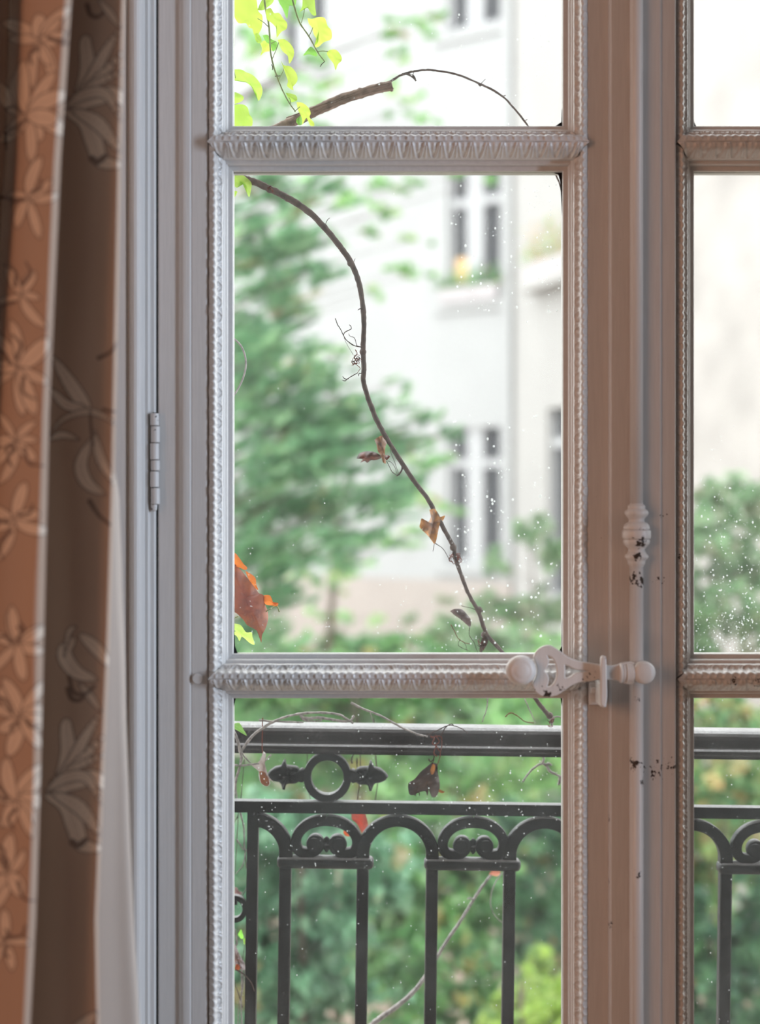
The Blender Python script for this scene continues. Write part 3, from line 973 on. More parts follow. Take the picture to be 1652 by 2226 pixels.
base_c = np.array([0.46, 0.33, 0.25]); cream = np.array([0.84, 0.72, 0.60]); ink = np.array([0.13, 0.085, 0.07])
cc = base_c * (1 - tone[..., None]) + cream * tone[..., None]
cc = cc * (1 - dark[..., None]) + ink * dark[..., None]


def fabric(name, tint, col=(0.7, 0.66, 0.6), transl=.10):
    m, nt, b, out = new_mat(name)
    b.inputs['Roughness'].default_value = 0.85
    b.inputs['Specular IOR Level'].default_value = 0.25
    b.inputs['Sheen Weight'].default_value = 0.35
    tr = nd(nt, 'ShaderNodeBsdfTranslucent')
    if tint:
        a = nd(nt, 'ShaderNodeAttribute'); a.attribute_name = 'tint'
        lk(nt, a, 'Color', b, 'Base Color'); lk(nt, a, 'Color', tr, 'Color')
    else:
        b.inputs['Base Color'].default_value = (*col, 1); tr.inputs[0].default_value = (*col, 1)
    tc = nd(nt, 'ShaderNodeTexCoord')
    w = nd(nt, 'ShaderNodeTexNoise', Scale=900.0, Detail=2.0)
    lk(nt, tc, 'Object', w, 'Vector')
    bp = nd(nt, 'ShaderNodeBump', Strength=0.2, Distance=0.0006)
    lk(nt, w, 'Fac', bp, 'Height'); lk(nt, bp, 'Normal', b, 'Normal')
    mix = nd(nt, 'ShaderNodeMixShader'); mix.inputs[0].default_value = transl
    nt.links.new(b.outputs[0], mix.inputs[1]); nt.links.new(tr.outputs[0], mix.inputs[2])
    nt.links.new(mix.outputs[0], out.inputs['Surface'])
    return m


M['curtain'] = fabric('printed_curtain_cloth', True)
M['lining'] = fabric('pale_curtain_lining', False, (0.55, 0.47, 0.41), .12)
curtain = empty('curtain', (P(150, 0, -.35)[0], -.33, 0.0), 'brown curtain printed with cream acanthus leaves hanging left of the window', 'curtain')


def grid_mesh(name, V, mat, parent, colors=None):
    a, b = V.shape[:2]
    i = np.arange(a * b).reshape(a, b)[:-1, :-1].ravel()
    q = np.stack([i, i + 1, i + b + 1, i + b], axis=1)
    return mesh(name, V.reshape(-1, 3), q, mat, parent, True, None if colors is None else colors.reshape(-1, 3))


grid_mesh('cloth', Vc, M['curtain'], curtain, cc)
lrows = np.arange(-1350, 3700, 8.0)
lg = []
for py in lrows:
    b, l = float(e2(py)), float(ln(py))
    wv_ = 2.0 * math.sin(py / 90.0) + 1.5 * math.sin(py / 37.0)
    q = [(b - 24, -.296), (b - 10, -.300), ((b + l) / 2 if l > b else b - 6, -.292), (l - 8 + .3 * wv_, -.288), (l + .3 * wv_, -.280), (l - 4, -.268), (l - 30, -.258)]
    c = cat2(q, [5, 6, 8, 8, 6, 6])
    lg.append(np.column_stack([c[:, 0], np.full(len(c), py), c[:, 1]]))
lg = np.array(lg); kY = (lg[:, :, 2] + D) / F
Vl = np.stack([(lg[:, :, 0] - CX) * kY, lg[:, :, 2], ZC - (lg[:, :, 1] - CY) * kY], axis=2)
Vl[:, :, 2] = np.maximum(Vl[:, :, 2], 0.003)
lo = grid_mesh('lining', Vl, M['lining'], curtain)
lo['label'] = 'plain pale lining showing behind the printed cloth'

# ------------------------------------------------------------------ balcony railing
RLY = 0.36
rail = empty('balcony_railing', P(1200, 2400, RLY), 'black cast-iron balcony railing with arches, scrolls and ring under a dark handrail', 'railing')
RK = (RLY + D) / F
ROLL = math.radians(0.76)
pcx, pcy = 711.0, 1750.0


def Rp(px, py, dy=0.0):
    """railing-plane pixel (untilted) -> world, with the railing's slight sag to the right"""
    dx, dyy = px - pcx, py - pcy
    x = pcx + dx * math.cos(ROLL) - dyy * math.sin(ROLL)
    y = pcy + dx * math.sin(ROLL) + dyy * math.cos(ROLL)
    q = P(x, y, RLY)
    return (q[0], q[1] + dy, q[2])


def bar(name, p0, p1, prof, mat, dn):
    """straight bar from pixel p0 to p1; prof = closed list of (across px, depth m); dn = 'h' or 'v'"""
    prof = [(a / 1000, d) for a, d in prof]
    prof = [(a * 1000, d) for a, d in supported(prof, .0003, .0012)]
    V = []
    for p in (p0, p1):
        for a, d in prof:
            V.append(Rp(p[0], p[1] + a, d) if dn == 'h' else Rp(p[0] + a, p[1], d))
    n = len(prof)
    f = [(i, (i + 1) % n, n + (i + 1) % n, n + i) for i in range(n)] + [tuple(range(n)), tuple(range(n, 2 * n))]
    return auto_smooth(mesh(name, V, f, mat, rail), 35)


def rrect(hw, hd, r, n=4):
    """rounded rectangle profile: half width in px, half depth in m"""
    out = []
    for cx_, cd_, a0 in ((1, 1, 0), (-1, 1, 90), (-1, -1, 180), (1, -1, 270)):
        for k in range(n + 1):
            a = math.radians(a0 + 90 * k / n)
            out.append((cx_ * (hw - r) + r * math.cos(a), cd_ * (hd - r * RK) + r * RK * math.sin(a)))
    return out


HX0, HX1 = -250, 2950
hp = [(-30, .020), (-32, .012), (-33, 0), (-32.3, -.010), (-30.5, -.016), (-26, -.021), (-20, -.0242), (-13, -.0256), (0, -.0258), (4, -.0262), (6.5, -.0275), (8, -.0305), (10, -.0322), (17, -.0322), (19, -.0305), (20, -.0250), (24, -.0225), (29, -.0220), (29, .016), (22, .0195), (8, .0225), (-4, .030), (-22, .0275)]
bar('handrail', (HX0, 1605), (HX1, 1605), hp, M['handrail'], 'h')
bar('rail', (HX0, 1753.5), (HX1, 1753.5), rrect(12.5, .010, 1.6), M['iron'], 'h')
bar('bottom_rail', (HX0, 2960), (HX1, 2960), rrect(14, .010, 1.6), M['iron'], 'h')


def strip(name, path, hw, hd, taper=None, parent=None, r=2.5):
    """flat bar bent along a pixel path in the railing plane"""
    p = np.array(path, float)
    t = np.gradient(p, axis=0); t /= np.linalg.norm(t, axis=1)[:, None] + 1e-9
    nrm = np.stack([t[:, 1], -t[:, 0]], axis=1)
    prof = rrect(1, 1, 0.0) if False else None
    n = len(p); V = []
    for i in range(n):
        w = hw if taper is None else np.interp(i / (n - 1), np.linspace(0, 1, len(taper)), taper)
        rr = min(r, w * .6)
        pr = rrect(w, hd, rr, 3)
        for a, d in pr:
            V.append(Rp(p[i, 0] + nrm[i, 0] * a, p[i, 1] + nrm[i, 1] * a, d))
    m = len(pr)
    f = [(i * m + k, i * m + (k + 1) % m, (i + 1) * m + (k + 1) % m, (i + 1) * m + k) for i in range(n - 1) for k in range(m)]
    f += [tuple(range(m)), tuple(range((n - 1) * m, n * m))]
    return auto_smooth(mesh(name, V, f, M['iron'], parent or rail), 40)


bar('end_post', (551, 1764), (551, 2950), rrect(12, .010, 1.4), M['iron'], 'v')
arc = [(551 + 72 * math.sin(a), 1852 - 70 * math.cos(a)) for a in np.linspace(.12, math.pi / 2, 16)] + [(623, 1866)]
strip('arch', arc, 14.5, .009)
PER = 318.5
for k in range(0, 6):
    u = 711 + PER * k
    for bx in (-88.5, 79.5):
        bar('baluster', (u + bx, 1884), (u + bx, 2950), rrect(13, .0085, 3.5), M['iron'], 'v')
    # collar bar across the pair of balusters
    cb = [(-11, .010), (-12.5, 0), (-11, -.012), (-8, -.0150), (-2, -.0165), (4, -.015), (9, -.0125), (12, -.010), (12.5, 0), (12, .010)]
    V = []
    for xx, s in ((-106, .55), (-102, .9), (-97, 1.0), (94, 1.0), (99, .9), (103, .55)):
        for a, d in cb:
            V.append(Rp(u + xx, 1873 + a * s, d * s))
    n = len(cb)
    f = [(i * n + j, i * n + (j + 1) % n, (i + 1) * n + (j + 1) % n, (i + 1) * n + j) for i in range(5) for j in range(n)] + [tuple(range(n)), tuple(range(5 * n, 6 * n))]
    auto_smooth(mesh('collar_bar', V, f, M['iron'], rail), 45)
    # tall arch to the next pair
    c0, rx = u + 79.5 + 75.25, 75.25
    arc = [(u + 79.5, 1868)] + [(c0 - rx * math.cos(a), 1853 - 72 * math.sin(a)) for a in np.linspace(0, math.pi, 28)] + [(u + 79.5 + 150.5, 1868)]
    strip('arch', arc, 14.0, .009, taper=[14, 13, 11.5, 13, 14])
    # low arch that curls into a pair of scrolls
    for s in (-1, 1):
        path = [(0, 1782), (-20, 1784), (-40, 1791), (-56, 1804), (-65, 1820), (-66, 1836), (-60, 1848), (-48, 1853), (-34, 1853), (-22, 1849), (-13.5, 1840), (-12.5, 1830), (-18, 1822), (-27, 1821), (-33, 1827), (-33, 1834)]
        path = catmull(np.array(path, float), 5)
        strip('scroll', [(u + s * -a, b) if s > 0 else (u + a, b) for a, b in path], 10, .0085, taper=[11.5, 11.5, 11, 11, 11, 10.5, 10, 9, 8, 7.5, 7.5, 8, 9])
        lathe('scroll_boss', [(15 * RK, -.0085), (15.5 * RK, -.004), (15.5 * RK, .007), (14 * RK, .0085)][::1] and [(7 * RK, -.0115), (13 * RK, -.0105), (16.5 * RK, -.0075), (17.5 * RK, 0), (15 * RK, .0085)], Rp(u + s * 27, 1834), 'y', M['iron'], rail, 28, 50)
    bz = [(0.5, -17), (4, -14), (7.5, -9), (9.5, -4), (7, -1), (10.5, 1.5), (10.5, 4), (7, 6), (8, 9), (5, 14), (1, 19)]
    q = Rp(u, 1834)
    lathe('bud', [(r * RK, -t * RK) for r, t in bz][::-1], q, 'z', M['iron'], rail, 20, 50)

# ring with leaf finials between handrail and rail
for k in (0, 5):
    u = 711 + PER * k
    ring = [(u + 43.5 * math.cos(a), 1688 + 45.5 * math.sin(a)) for a in np.linspace(0, 2 * math.pi, 49)]
    strip('ring', ring, 8.2, .0095, r=1.2)
    for s in (-1, 1):
        out = [(48, -11), (54, -15), (59, -14), (61, -11), (64, -16), (70, -19), (78, -20), (86, -20), (90, -22), (91, -31), (94, -34), (98, -27), (101, -20), (114, -17), (126, -8), (132, 0), (126, 8), (116, 13), (104, 15), (100, 20), (97, 31), (92, 32), (90, 21), (84, 18), (78, 18), (70, 18), (64, 15), (61, 11), (59, 14), (54, 15), (48, 11)]
        lp = [(u + s * a, 1685 + b) for a, b in out]
        w = [Rp(a, b) for a, b in lp]
        n = len(w)
        cx_, cz_ = np.mean([q[0] for q in w]), np.mean([q[2] for q in w])
        V = [];
        lay = [(1.0, .005), (1.0, -.006), (.90, -.0105), (.62, -.0125), (.2, -.0132)]
        for ls, dd in lay:
            for idx, q in enumerate(w):
                bumpy = .0045 * math.sin(idx * 2.1) * (1 - ls)
                V.append((cx_ + (q[0] - cx_) * (ls if ls < 1 else 1), RLY + dd + bumpy, cz_ + (q[2] - cz_) * ls))
        f = [(i * n + j, i * n + (j + 1) % n, (i + 1) * n + (j + 1) % n, (i + 1) * n + j) for i in range(len(lay) - 1) for j in range(n)]
        f += [tuple(range(n)), tuple(range((len(lay) - 1) * n, len(lay) * n))]
        auto_smooth(mesh('leaf_finial', V, f, M['iron'], rail), 60)
# narrow side panel left of the end post: small ring with inner curl
ring = [(514 + 22 * math.cos(a), 1977 + 24 * math.sin(a)) for a in np.linspace(0, 2 * math.pi, 33)]
strip('ring', ring, 5.5, .006, r=1.5)
strip('scroll', catmull(np.array([(518, 1962), (505, 1964), (495, 1972), (497, 1985)], float), 5), 4.5, .006, taper=[6, 4])
bar('end_post', (478, 1764), (478, 2950), rrect(12, .010, 1.4), M['iron'], 'v')
for px in (HX0 + 14, HX1 - 14):
    q = Rp(px, 1605)
    box('wall_return', (q[0] - .012, q[0] + .012, .24, RLY + .01, q[2] - .012, q[2] + .012), M['iron'], rail, .002)
    q = Rp(px, 2960)
    box('wall_return', (q[0] - .010, q[0] + .010, .24, RLY + .008, q[2] - .010, q[2] + .010), M['iron'], rail, .002)
    bar('end_post', (px, 1620), (px, 2965), rrect(14, .010, 1.4), M['iron'], 'v')

# ------------------------------------------------------------------ vines
def blade(name, outline, Y, mat, parent, c_in, c_out, tilt=(0, 0), fold=.004, crumple=.0015, seed=0, center=None, curl=0.0):
    """leaf blade from a traced outline, folded along its midrib and crumpled"""
    r = np.random.default_rng(seed + 100)
    o2 = np.array(outline, float)
    o2 = catmull(np.vstack([o2, o2[:1]]), 3)[:-1]
    c = o2.mean(axis=0) if center is None else np.array(center, float)
    n = len(o2)
    rings = [.18, .4, .62, .82, 1.0]
    k = (Y + D) / F
    ax = np.linalg.svd(o2 - c)[2]
    V, Cc = [], []
    ph = r.uniform(0, 6, 6)
    size = np.abs(o2 - c).max()

    def put(p, t):
        d = p - c
        lat = d @ ax[1]; lon = d @ ax[0]
        dep = tilt[0] * d[0] * k + tilt[1] * d[1] * k + fold * abs(lat) / size * 1.6 + curl * (lon / size) ** 2
        dep += crumple * (math.sin(lon / size * 5 + ph[0]) + math.sin(lat / size * 7 + ph[1]) + .6 * math.sin((lon + lat) / size * 11 + ph[2])) * t
        V.append(P(p[0], p[1], Y + dep))
        w = np.clip(t + .15 * math.sin(lon / size * 6 + ph[3]), 0, 1)
        Cc.append(np.array(c_in) * (1 - w) + np.array(c_out) * w)
    put(c, 0)
    for s in rings:
        for p in o2:
            put(c + (p - c) * s, s)
    f = [(0, 1 + i, 1 + (i + 1) % n) for i in range(n)]
    for a in range(len(rings) - 1):
        f += [(1 + a * n + i, 1 + (a + 1) * n + i, 1 + (a + 1) * n + (i + 1) % n, 1 + a * n + (i + 1) % n) for i in range(n)]
    return mesh(name, V, f, mat, parent, True, np.array(Cc))


def stem(name, path, rad_px, mat, parent, Y=None, seg=8, n=7, knob=.06, seed=1):
    w = catmull(np.array(pts(path, Y)), n)
    k = (np.mean(w[:, 1]) + D) / F
    rr = [x * k for x in rad_px] if isinstance(rad_px, (list, tuple)) else rad_px * k
    # small bends of a real stem
    r = np.random.default_rng(seed)
    w[1:-1] += r.normal(0, .25 * k, (len(w) - 2, 3))
    return tube(name, w, rr, mat, parent, seg, knob, seed)


YG = .20
# young green vine hanging at the top left
gv = empty('green_vine', P(575, 0, YG), 'young green climbing vine hanging outside the upper left pane', 'vine')
stem('stem', [(560, -160), (570, -60), (576, 10), (585, 60), (589, 120), (604, 172), (622, 212), (642, 243)], [2.6, 2.2, 1.8, 1.6, 1.2], M['vine_green_stem'], gv, YG)
stem('stem', [(600, -160), (625, -40), (640, 15), (651, 48), (672, 80), (692, 116), (706, 134)], [2.6, 2.0, 1.6, 1.2], M['vine_green_stem'], gv, YG + .01)
stem('tendril', [(590, 140), (593, 146), (592, 152)], .9, M['tendril'], gv, YG)
stem('tendril', [(706, 134), (700, 139), (696, 145)], .8, M['tendril'], gv, YG)
stem('tendril', [(604, 163), (598, 166), (609, 165)], .8, M['tendril'], gv, YG)
Za = lambda L: zoomed(L, 440, 0, 520 / 1652)
yel, lim, grn = (.62, .80, .12), (.48, .72, .11), (.24, .52, .09)
LV = [
    ([(215, -70), (330, -90), (372, -10), (385, 75), (415, 110), (410, 190), (390, 230), (375, 260), (355, 235), (345, 200), (320, 190), (300, 160), (250, 160), (222, 120), (190, 60)], yel),
    ([(380, 70), (400, 20), (430, -20), (490, -10), (485, 20), (455, 45), (420, 70)], lim),
    ([(435, 70), (470, 55), (495, 90), (530, 90), (560, 130), (585, 160), (580, 200), (545, 220), (512, 260), (515, 205), (480, 160), (450, 140), (440, 110)], yel),
    ([(360, 235), (385, 230), (410, 280), (390, 300), (368, 280)], lim),
    ([(400, 300), (430, 280), (480, 320), (478, 350), (430, 360), (400, 385), (412, 340)], yel),
    ([(415, 245), (450, 240), (475, 270), (515, 290), (515, 330), (485, 355), (470, 310), (440, 290)], grn),
    ([(520, 275), (560, 270), (600, 295), (630, 340), (630, 390), (600, 440), (592, 390), (560, 360), (540, 330)], yel),
    ([(510, -40), (640, -40), (640, 40), (600, 40), (585, 130), (555, 60), (530, 20)], grn),
    ([(690, -40), (765, -40), (780, 60), (785, 105), (755, 100), (720, 50), (670, 85), (690, 40)], lim),
    ([(725, 125), (760, 130), (800, 118), (845, 125), (865, 180), (890, 210), (890, 270), (840, 290), (800, 325), (770, 320), (800, 290), (770, 240), (755, 190), (735, 165)], yel),
    ([(692, 385), (720, 350), (750, 322), (790, 365), (785, 390), (740, 375)], grn),
    ([(858, 365), (880, 345), (925, 345), (960, 390), (960, 420), (935, 445), (920, 485), (905, 440), (870, 395)], yel),
    ([(540, 415), (560, 450), (610, 460), (650, 510), (655, 560), (625, 600), (628, 625), (585, 595), (590, 560), (570, 500)], yel),
    ([(205, 480), (265, 480), (305, 500), (350, 520), (395, 570), (415, 620), (405, 670), (385, 695), (370, 640), (330, 590), (280, 560), (205, 550)], lim),
    ([(205, 630), (250, 645), (285, 670), (270, 700), (205, 715)], lim),
    ([(205, 725), (270, 720), (310, 740), (325, 790), (345, 820), (340, 875), (280, 900), (205, 890)], lim),
    ([(575, 640), (640, 655), (655, 690), (620, 705), (600, 690)], lim),
    ([(650, 705), (690, 710), (730, 740), (748, 780), (740, 810), (772, 850), (765, 880), (740, 860), (720, 815), (700, 845), (690, 860), (680, 800), (660, 760)], yel),
    ([(650, 820), (680, 800), (690, 855), (665, 865), (648, 840)], grn),
]
for i, (L, c) in enumerate(LV):
    r = np.random.default_rng(i)
    blade('leaf', Za(L), YG + r.uniform(-.02, .03), M['vine_leaf'], gv, tuple(x * .92 for x in c), c, (r.uniform(-.5, .5), r.uniform(-.2, .5)), .004, .0012, i)
# leaf stalks
for a, b in (((589, 95), (600, 90)), ((592, 128), (606, 92)), ((605, 175), (618, 148)), ((640, 243), (652, 232)), ((672, 78), (680, 60)), ((690, 112), (714, 112)), ((585, 60), (560, 40)), ((655, 50), (662, 20)), ((632, 225), (628, 212)), ((512, 170), (500, 120))):
    stem('leaf_stalk', [(*a, YG), ((a[0] + b[0]) / 2 + 1, (a[1] + b[1]) / 2 - 1, YG), (*b, YG)], .8, M['vine_green_stem'], gv, n=4)

# dry vine that arches across the middle pane down onto the handrail
dv = empty('dry_vine', P(1200, 1556, .33), 'bare arching brown vine with curled dead leaves across the middle pane', 'vine')
main = [(430, 378, .20), (500, 383, .20), (545, 393, .20), (575, 405, .20), (625, 430, .20), (668, 458, .20), (705, 494, .205), (742, 540, .21), (765, 575, .21), (780, 615, .215), (788, 660, .22), (791, 710, .22), (789, 760, .225), (791, 800, .225), (790, 828, .23), (800, 865, .23), (820, 915, .235), (846, 962, .24),
        (876, 1010, .245), (905, 1052, .25), (930, 1085, .25), (948, 1118, .255), (965, 1150, .26), (985, 1188, .265), (990, 1215, .27), (1002, 1248, .275), (1018, 1290, .28), (1040, 1330, .29), (1058, 1378, .295), (1092, 1418, .30), (1130, 1468, .31), (1165, 1520, .325), (1190, 1552, .335), (1202, 1564, .34)]
stem('stem', main, [8, 7.5, 6.6, 6, 5.6, 5.4, 5.2, 5.0, 4.6, 4.4, 4.8, 5.2], M['bark'], dv, seg=10, n=8, knob=.05, seed=4)
for p in ((586, 412, .2), (625, 431, .2), (762, 572, .21), (789, 765, .225), (985, 1190, .265), (992, 1213, .27), (1041, 1326, .29), (1053, 1380, .295), (1195, 1556, .337)):
    q = P(*p); k = (p[2] + D) / F
    s = [(math.cos(a) * 1.0, math.sin(a)) for a in np.linspace(-1.5, 1.5, 7)]
    lathe('node', [(max(.3, 7.6 * math.cos(a)) * k, 8 * math.sin(a) * k) for a in np.linspace(-1.45, 1.45, 8)], q, 'z', M['bark'], dv, 10, 60)
tw = [  # fine twigs and tendrils on the dry vine: path, radius, material
    ([(786, 755), (768, 750), (752, 738), (740, 716), (733, 704), (729, 692)], 1.3, 'tendril'),
    ([(746, 730), (750, 722), (762, 716), (763, 710), (759, 706)], 1.1, 'tendril'), ([(776, 752), (772, 738), (768, 733), (761, 731), (758, 726)], .8, 'tendril'),
    ([(748, 735), (755, 750), (768, 772)], .5, 'tendril'), ([(772, 760), (776, 768), (770, 778), (776, 786), (774, 792), (783, 800), (777, 811)], 1.0, 'tendril_red'),
    ([(777, 811), (764, 818), (754, 824), (748, 822), (745, 818)], 1.1, 'tendril'), ([(754, 824), (750, 828), (744, 826)], 1.0, 'tendril'), ([(788, 812), (781, 812), (779, 817)], 1.3, 'tendril'), ([(788, 672), (783, 671), (778, 674)], 1.2, 'tendril'),
    ([(707, 488), (712, 478), (717, 474)], .8, 'bark'), ([(768, 572), (772, 562)], .8, 'bark'), ([(622, 430), (625, 422)], 1.0, 'bark'),
    ([(876, 1008), (874, 1020), (868, 1030), (862, 1034)], 2.6, 'bark'), ([(862, 1033), (852, 1025), (843, 1008), (840, 1002)], .8, 'tendril'), ([(863, 1030), (858, 1015), (849, 1004), (841, 1002)], .7, 'tendril'), ([(866, 1028), (857, 1003), (850, 985), (847, 968)], .6, 'tendril'),
    ([(944, 1183), (941, 1199)], .8, 'tendril'), ([(946, 1181), (962, 1192), (972, 1208), (977, 1218)], 1.0, 'tendril'), ([(990, 1200), (982, 1206), (976, 1218), (985, 1222)], 1.5, 'tendril_red'), ([(990, 1205), (1000, 1212), (1004, 1220), (996, 1226)], .9, 'tendril_red'), ([(990, 1208), (980, 1214), (986, 1226), (994, 1218)], .9, 'tendril_red'),
    ([(1040, 1328), (1024, 1322), (1006, 1318), (1001, 1313)], .8, 'tendril'), ([(1038, 1322), (1046, 1326), (1050, 1330)], 1.8, 'tendril'), ([(1021, 1363), (1020, 1380), (1030, 1396), (1036, 1412), (1042, 1425)], .8, 'tendril'),
    ([(980, 1358), (988, 1372), (996, 1388), (1008, 1396), (1022, 1400)], 1.0, 'tendril_red'), ([(1000, 1390), (996, 1402), (1008, 1410), (1022, 1416)], .7, 'tendril'), ([(1003, 1392), (1012, 1402), (1016, 1420)], .6, 'tendril'), ([(1054, 1378), (1050, 1395), (1046, 1418), (1038, 1440)], 2.4, 'bark'),
    ([(1060, 1516), (1058, 1540), (1048, 1570)], 1.6, 'bark_pale'), ([(1140, 1518), (1150, 1540), (1164, 1572)], 1.6, 'bark_pale'), ([(1098, 1558), (1110, 1550), (1125, 1556), (1140, 1568), (1160, 1572)], 1.3, 'tendril_red'), ([(1200, 1560), (1214, 1558), (1226, 1562)], 2.0, 'bark_pale'), ([(1198, 1562), (1200, 1578)], 4.0, 'bark_pale'),
]
for i, (pth, r, mt) in enumerate(tw):
    y0 = np.interp(pth[0][1], [380, 800, 1200, 1560], [.20, .225, .268, .335])
    stem('tendril' if 'tendril' in mt else 'twig', [(a, b, y0 - .004 * j / len(pth)) for j, (a, b) in enumerate(pth)], [r, r * .7], M[mt], dv, seg=6, n=5, knob=.15, seed=i)
tr2 = random.Random(3)
for (cx_, cy_, yy_, nn_) in ((775, 782, .224, 16), (990, 1212, .266, 16), (586, 412, .198, 6), (1046, 1404, .293, 8), (1200, 1572, .333, 8)):
    for k in range(nn_):
        a = (cx_ + tr2.uniform(-5, 5), cy_ + tr2.uniform(-8, 8)); g = tr2.uniform(0, 6.28)
        stem('tendril', [(a[0], a[1], yy_), (a[0] + 5 * math.cos(g), a[1] + 5 * math.sin(g), yy_ - .003), (a[0] + 9 * math.cos(g + .7), a[1] + 9 * math.sin(g + .7), yy_ - .004)], [1.1, .5], M['tendril_red' if k % 3 else 'tendril'], dv, seg=5, n=3, knob=.2, seed=k)
Zd = lambda L: zoomed(L, 740, 920, 280 / 1652)
Ze = lambda L: zoomed(L, 840, 880, 420 / 1508)
br, orr, dk, rd = (.16, .065, .035), (.62, .24, .05), (.060, .028, .022), (.36, .07, .03)
DL = [
    (Zd([(435, 215), (480, 180), (540, 160), (590, 220), (600, 245), (575, 310), (570, 400), (585, 510), (545, 500), (520, 420), (480, 360), (460, 270)]), .232, br, (.40, .17, .05), 'brown curled dead leaf'),
    (Zd([(205, 455), (250, 380), (350, 360), (440, 370), (510, 410), (520, 450), (440, 475), (390, 475), (345, 510), (310, 485), (255, 505), (280, 460)]), .230, rd, dk, 'dark rust-red shrivelled leaf'),
    (Zd([(560, 410), (635, 420), (600, 470), (575, 460)]), .231, rd, rd, None),
    (Zd([(1140, 1110), (1215, 1100), (1260, 1190), (1290, 1200), (1340, 1185), (1320, 1240), (1280, 1280), (1250, 1400), (1230, 1500), (1205, 1550), (1160, 1490), (1110, 1430), (1020, 1340), (1025, 1280), (1045, 1220), (1110, 1280), (1160, 1200)]), .250, (.20, .075, .035), (.58, .25, .05), 'orange-brown crumpled dead leaf'),
    (Ze([(497, 1610), (525, 1595), (590, 1595), (640, 1650), (658, 1680), (655, 1735), (620, 1710), (580, 1675), (530, 1640)]), .285, dk, (.15, .10, .10), 'dark curled dead leaf'),
    (Ze([(760, 1790), (795, 1830), (780, 1880), (740, 1930), (725, 1910), (740, 1840)]), .288, br, dk, None)]
for i, (L, Y, a, b, lab) in enumerate(DL):
    o = blade('dead_leaf', L, Y, M['dead_leaf'], dv, a, b, (.4 * (-1) ** i, .3), .014, .006, 40 + i)
    if lab: o['label'] = lab
blade('leaf', zoomed([(255, 80), (330, 75), (380, 105), (420, 150), (415, 210), (400, 270), (380, 230), (375, 170), (330, 130), (310, 160), (295, 190), (255, 150)], 440, 360, 420 / 1652), .19, M['vine_leaf'], dv, lim, (.45, .68, .14), (.2, .3), .004, .001, 61)['label'] = 'fresh green leaf'
blade('leaf', zoomed([(255, 215), (300, 225), (255, 295)], 440, 360, 420 / 1652), .19, M['vine_leaf'], dv, lim, lim, (.2, .3), .003, .001, 62)

# thick sawn branch with a thin arching shoot in the upper pane
sb = empty('sawn_branch', P(560, 300, .27), 'thick peeling brown branch stub with thin arching shoot behind the upper pane', 'branch')
stem('branch', [(470, 345), (540, 310), (610, 277), (650, 258), (690, 239), (740, 217), (790, 201), (830, 190), (853, 187)], [10, 10, 11, 11.5, 12, 11.5, 11, 11, 10.5], M['bark_log'], sb, .27, seg=14, n=8, knob=.06, seed=9)
for dy in (-6, -2, 3, 6):
    stem('bark_strip', [(640 + dy * 3, 262 + dy, .258), (720, 226 + dy, .257), (800, 197 + dy, .257), (852 + dy * .6, 186 + dy, .258)], [1.2, 2.6, 1.6], M['bark_log'], sb, seg=5, n=6, knob=.25, seed=30 + dy)
stem('shoot', [(838, 183), (852, 175), (872, 163), (900, 155), (932, 152), (965, 156), (1000, 164), (1040, 181), (1068, 194), (1095, 212), (1118, 236), (1146, 272), (1175, 320), (1207, 378), (1219, 408), (1226, 440)], [3.0, 2.4, 2.2, 2.2, 2.0, 1.6], M['bark'], sb, .27, n=7, knob=.1, seed=12)
for pth, r in (([(872, 163), (886, 162), (900, 170), (904, 176)], 1.8), ([(885, 160), (897, 163), (903, 171)], 1.4), ([(1038, 180), (1044, 186), (1049, 183)], 1.6), ([(1045, 182), (1055, 172)], .7), ([(1092, 210), (1099, 207)], 1.0), ([(1116, 234), (1112, 232)], 1.2), ([(1140, 262), (1146, 260)], .9), ([(900, 156), (897, 166), (902, 172)], 1.0)):
    stem('twig', pth, r, M['bark'], sb, .268, seg=6, n=4, knob=.2, seed=int(r * 10))

# large red leaf peeping in at the lower left of the middle pane
rl = empty('red_vine_leaf', P(500, 1380, .14), 'large glossy dark red leaf at the lower left edge of the middle pane', 'leaf')
Zr = lambda L: zoomed(L, 440, 880, 420 / 1508)
blade('blade', Zr([(150, 1440), (180, 1300), (243, 1240), (300, 1290), (350, 1350), (420, 1440), (440, 1470), (480, 1490), (490, 1560), (510, 1610), (512, 1680), (490, 1750), (465, 1800), (460, 1855), (440, 1800), (420, 1760), (350, 1720), (320, 1680), (270, 1630), (200, 1580)]), .14,
      leaf_mat('red_leaf', .18, .8, mottling=.6, mcol=(.13, .035, .03)), rl, (.32, .075, .05), (.42, .12, .045), (.25, -.25), .014, .0045, 70, center=(440 + 330 * .2785, 880 + 1500 * .2785))
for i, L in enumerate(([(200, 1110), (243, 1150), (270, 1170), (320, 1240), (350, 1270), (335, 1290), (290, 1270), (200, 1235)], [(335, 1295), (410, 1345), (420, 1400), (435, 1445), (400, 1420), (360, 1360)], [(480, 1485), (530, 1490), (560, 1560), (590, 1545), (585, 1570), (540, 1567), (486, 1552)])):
    blade('lobe', Zr(L), .147, M['vine_leaf'], rl, (.80, .26, .05), (.72, .20, .05), (.2, -.2), .004, .001, 80 + i)['label'] = 'orange lobe'
stem('stalk', [(575, 1332, .15), (590, 1322, .15), (602, 1318, .15), (607, 1330, .15)], [1.2, 1.6], M['vine_green_stem'], rl, n=5)
stem('stalk', [(450, 1362, .16), (505, 1345, .15), (518, 1340, .145)], 1.3, M['vine_green_stem'], rl, n=5)
gl2 = empty('lobed_vine_leaf', P(500, 1385, .15), 'small bright green lobed leaf below the large red leaf', 'leaf')
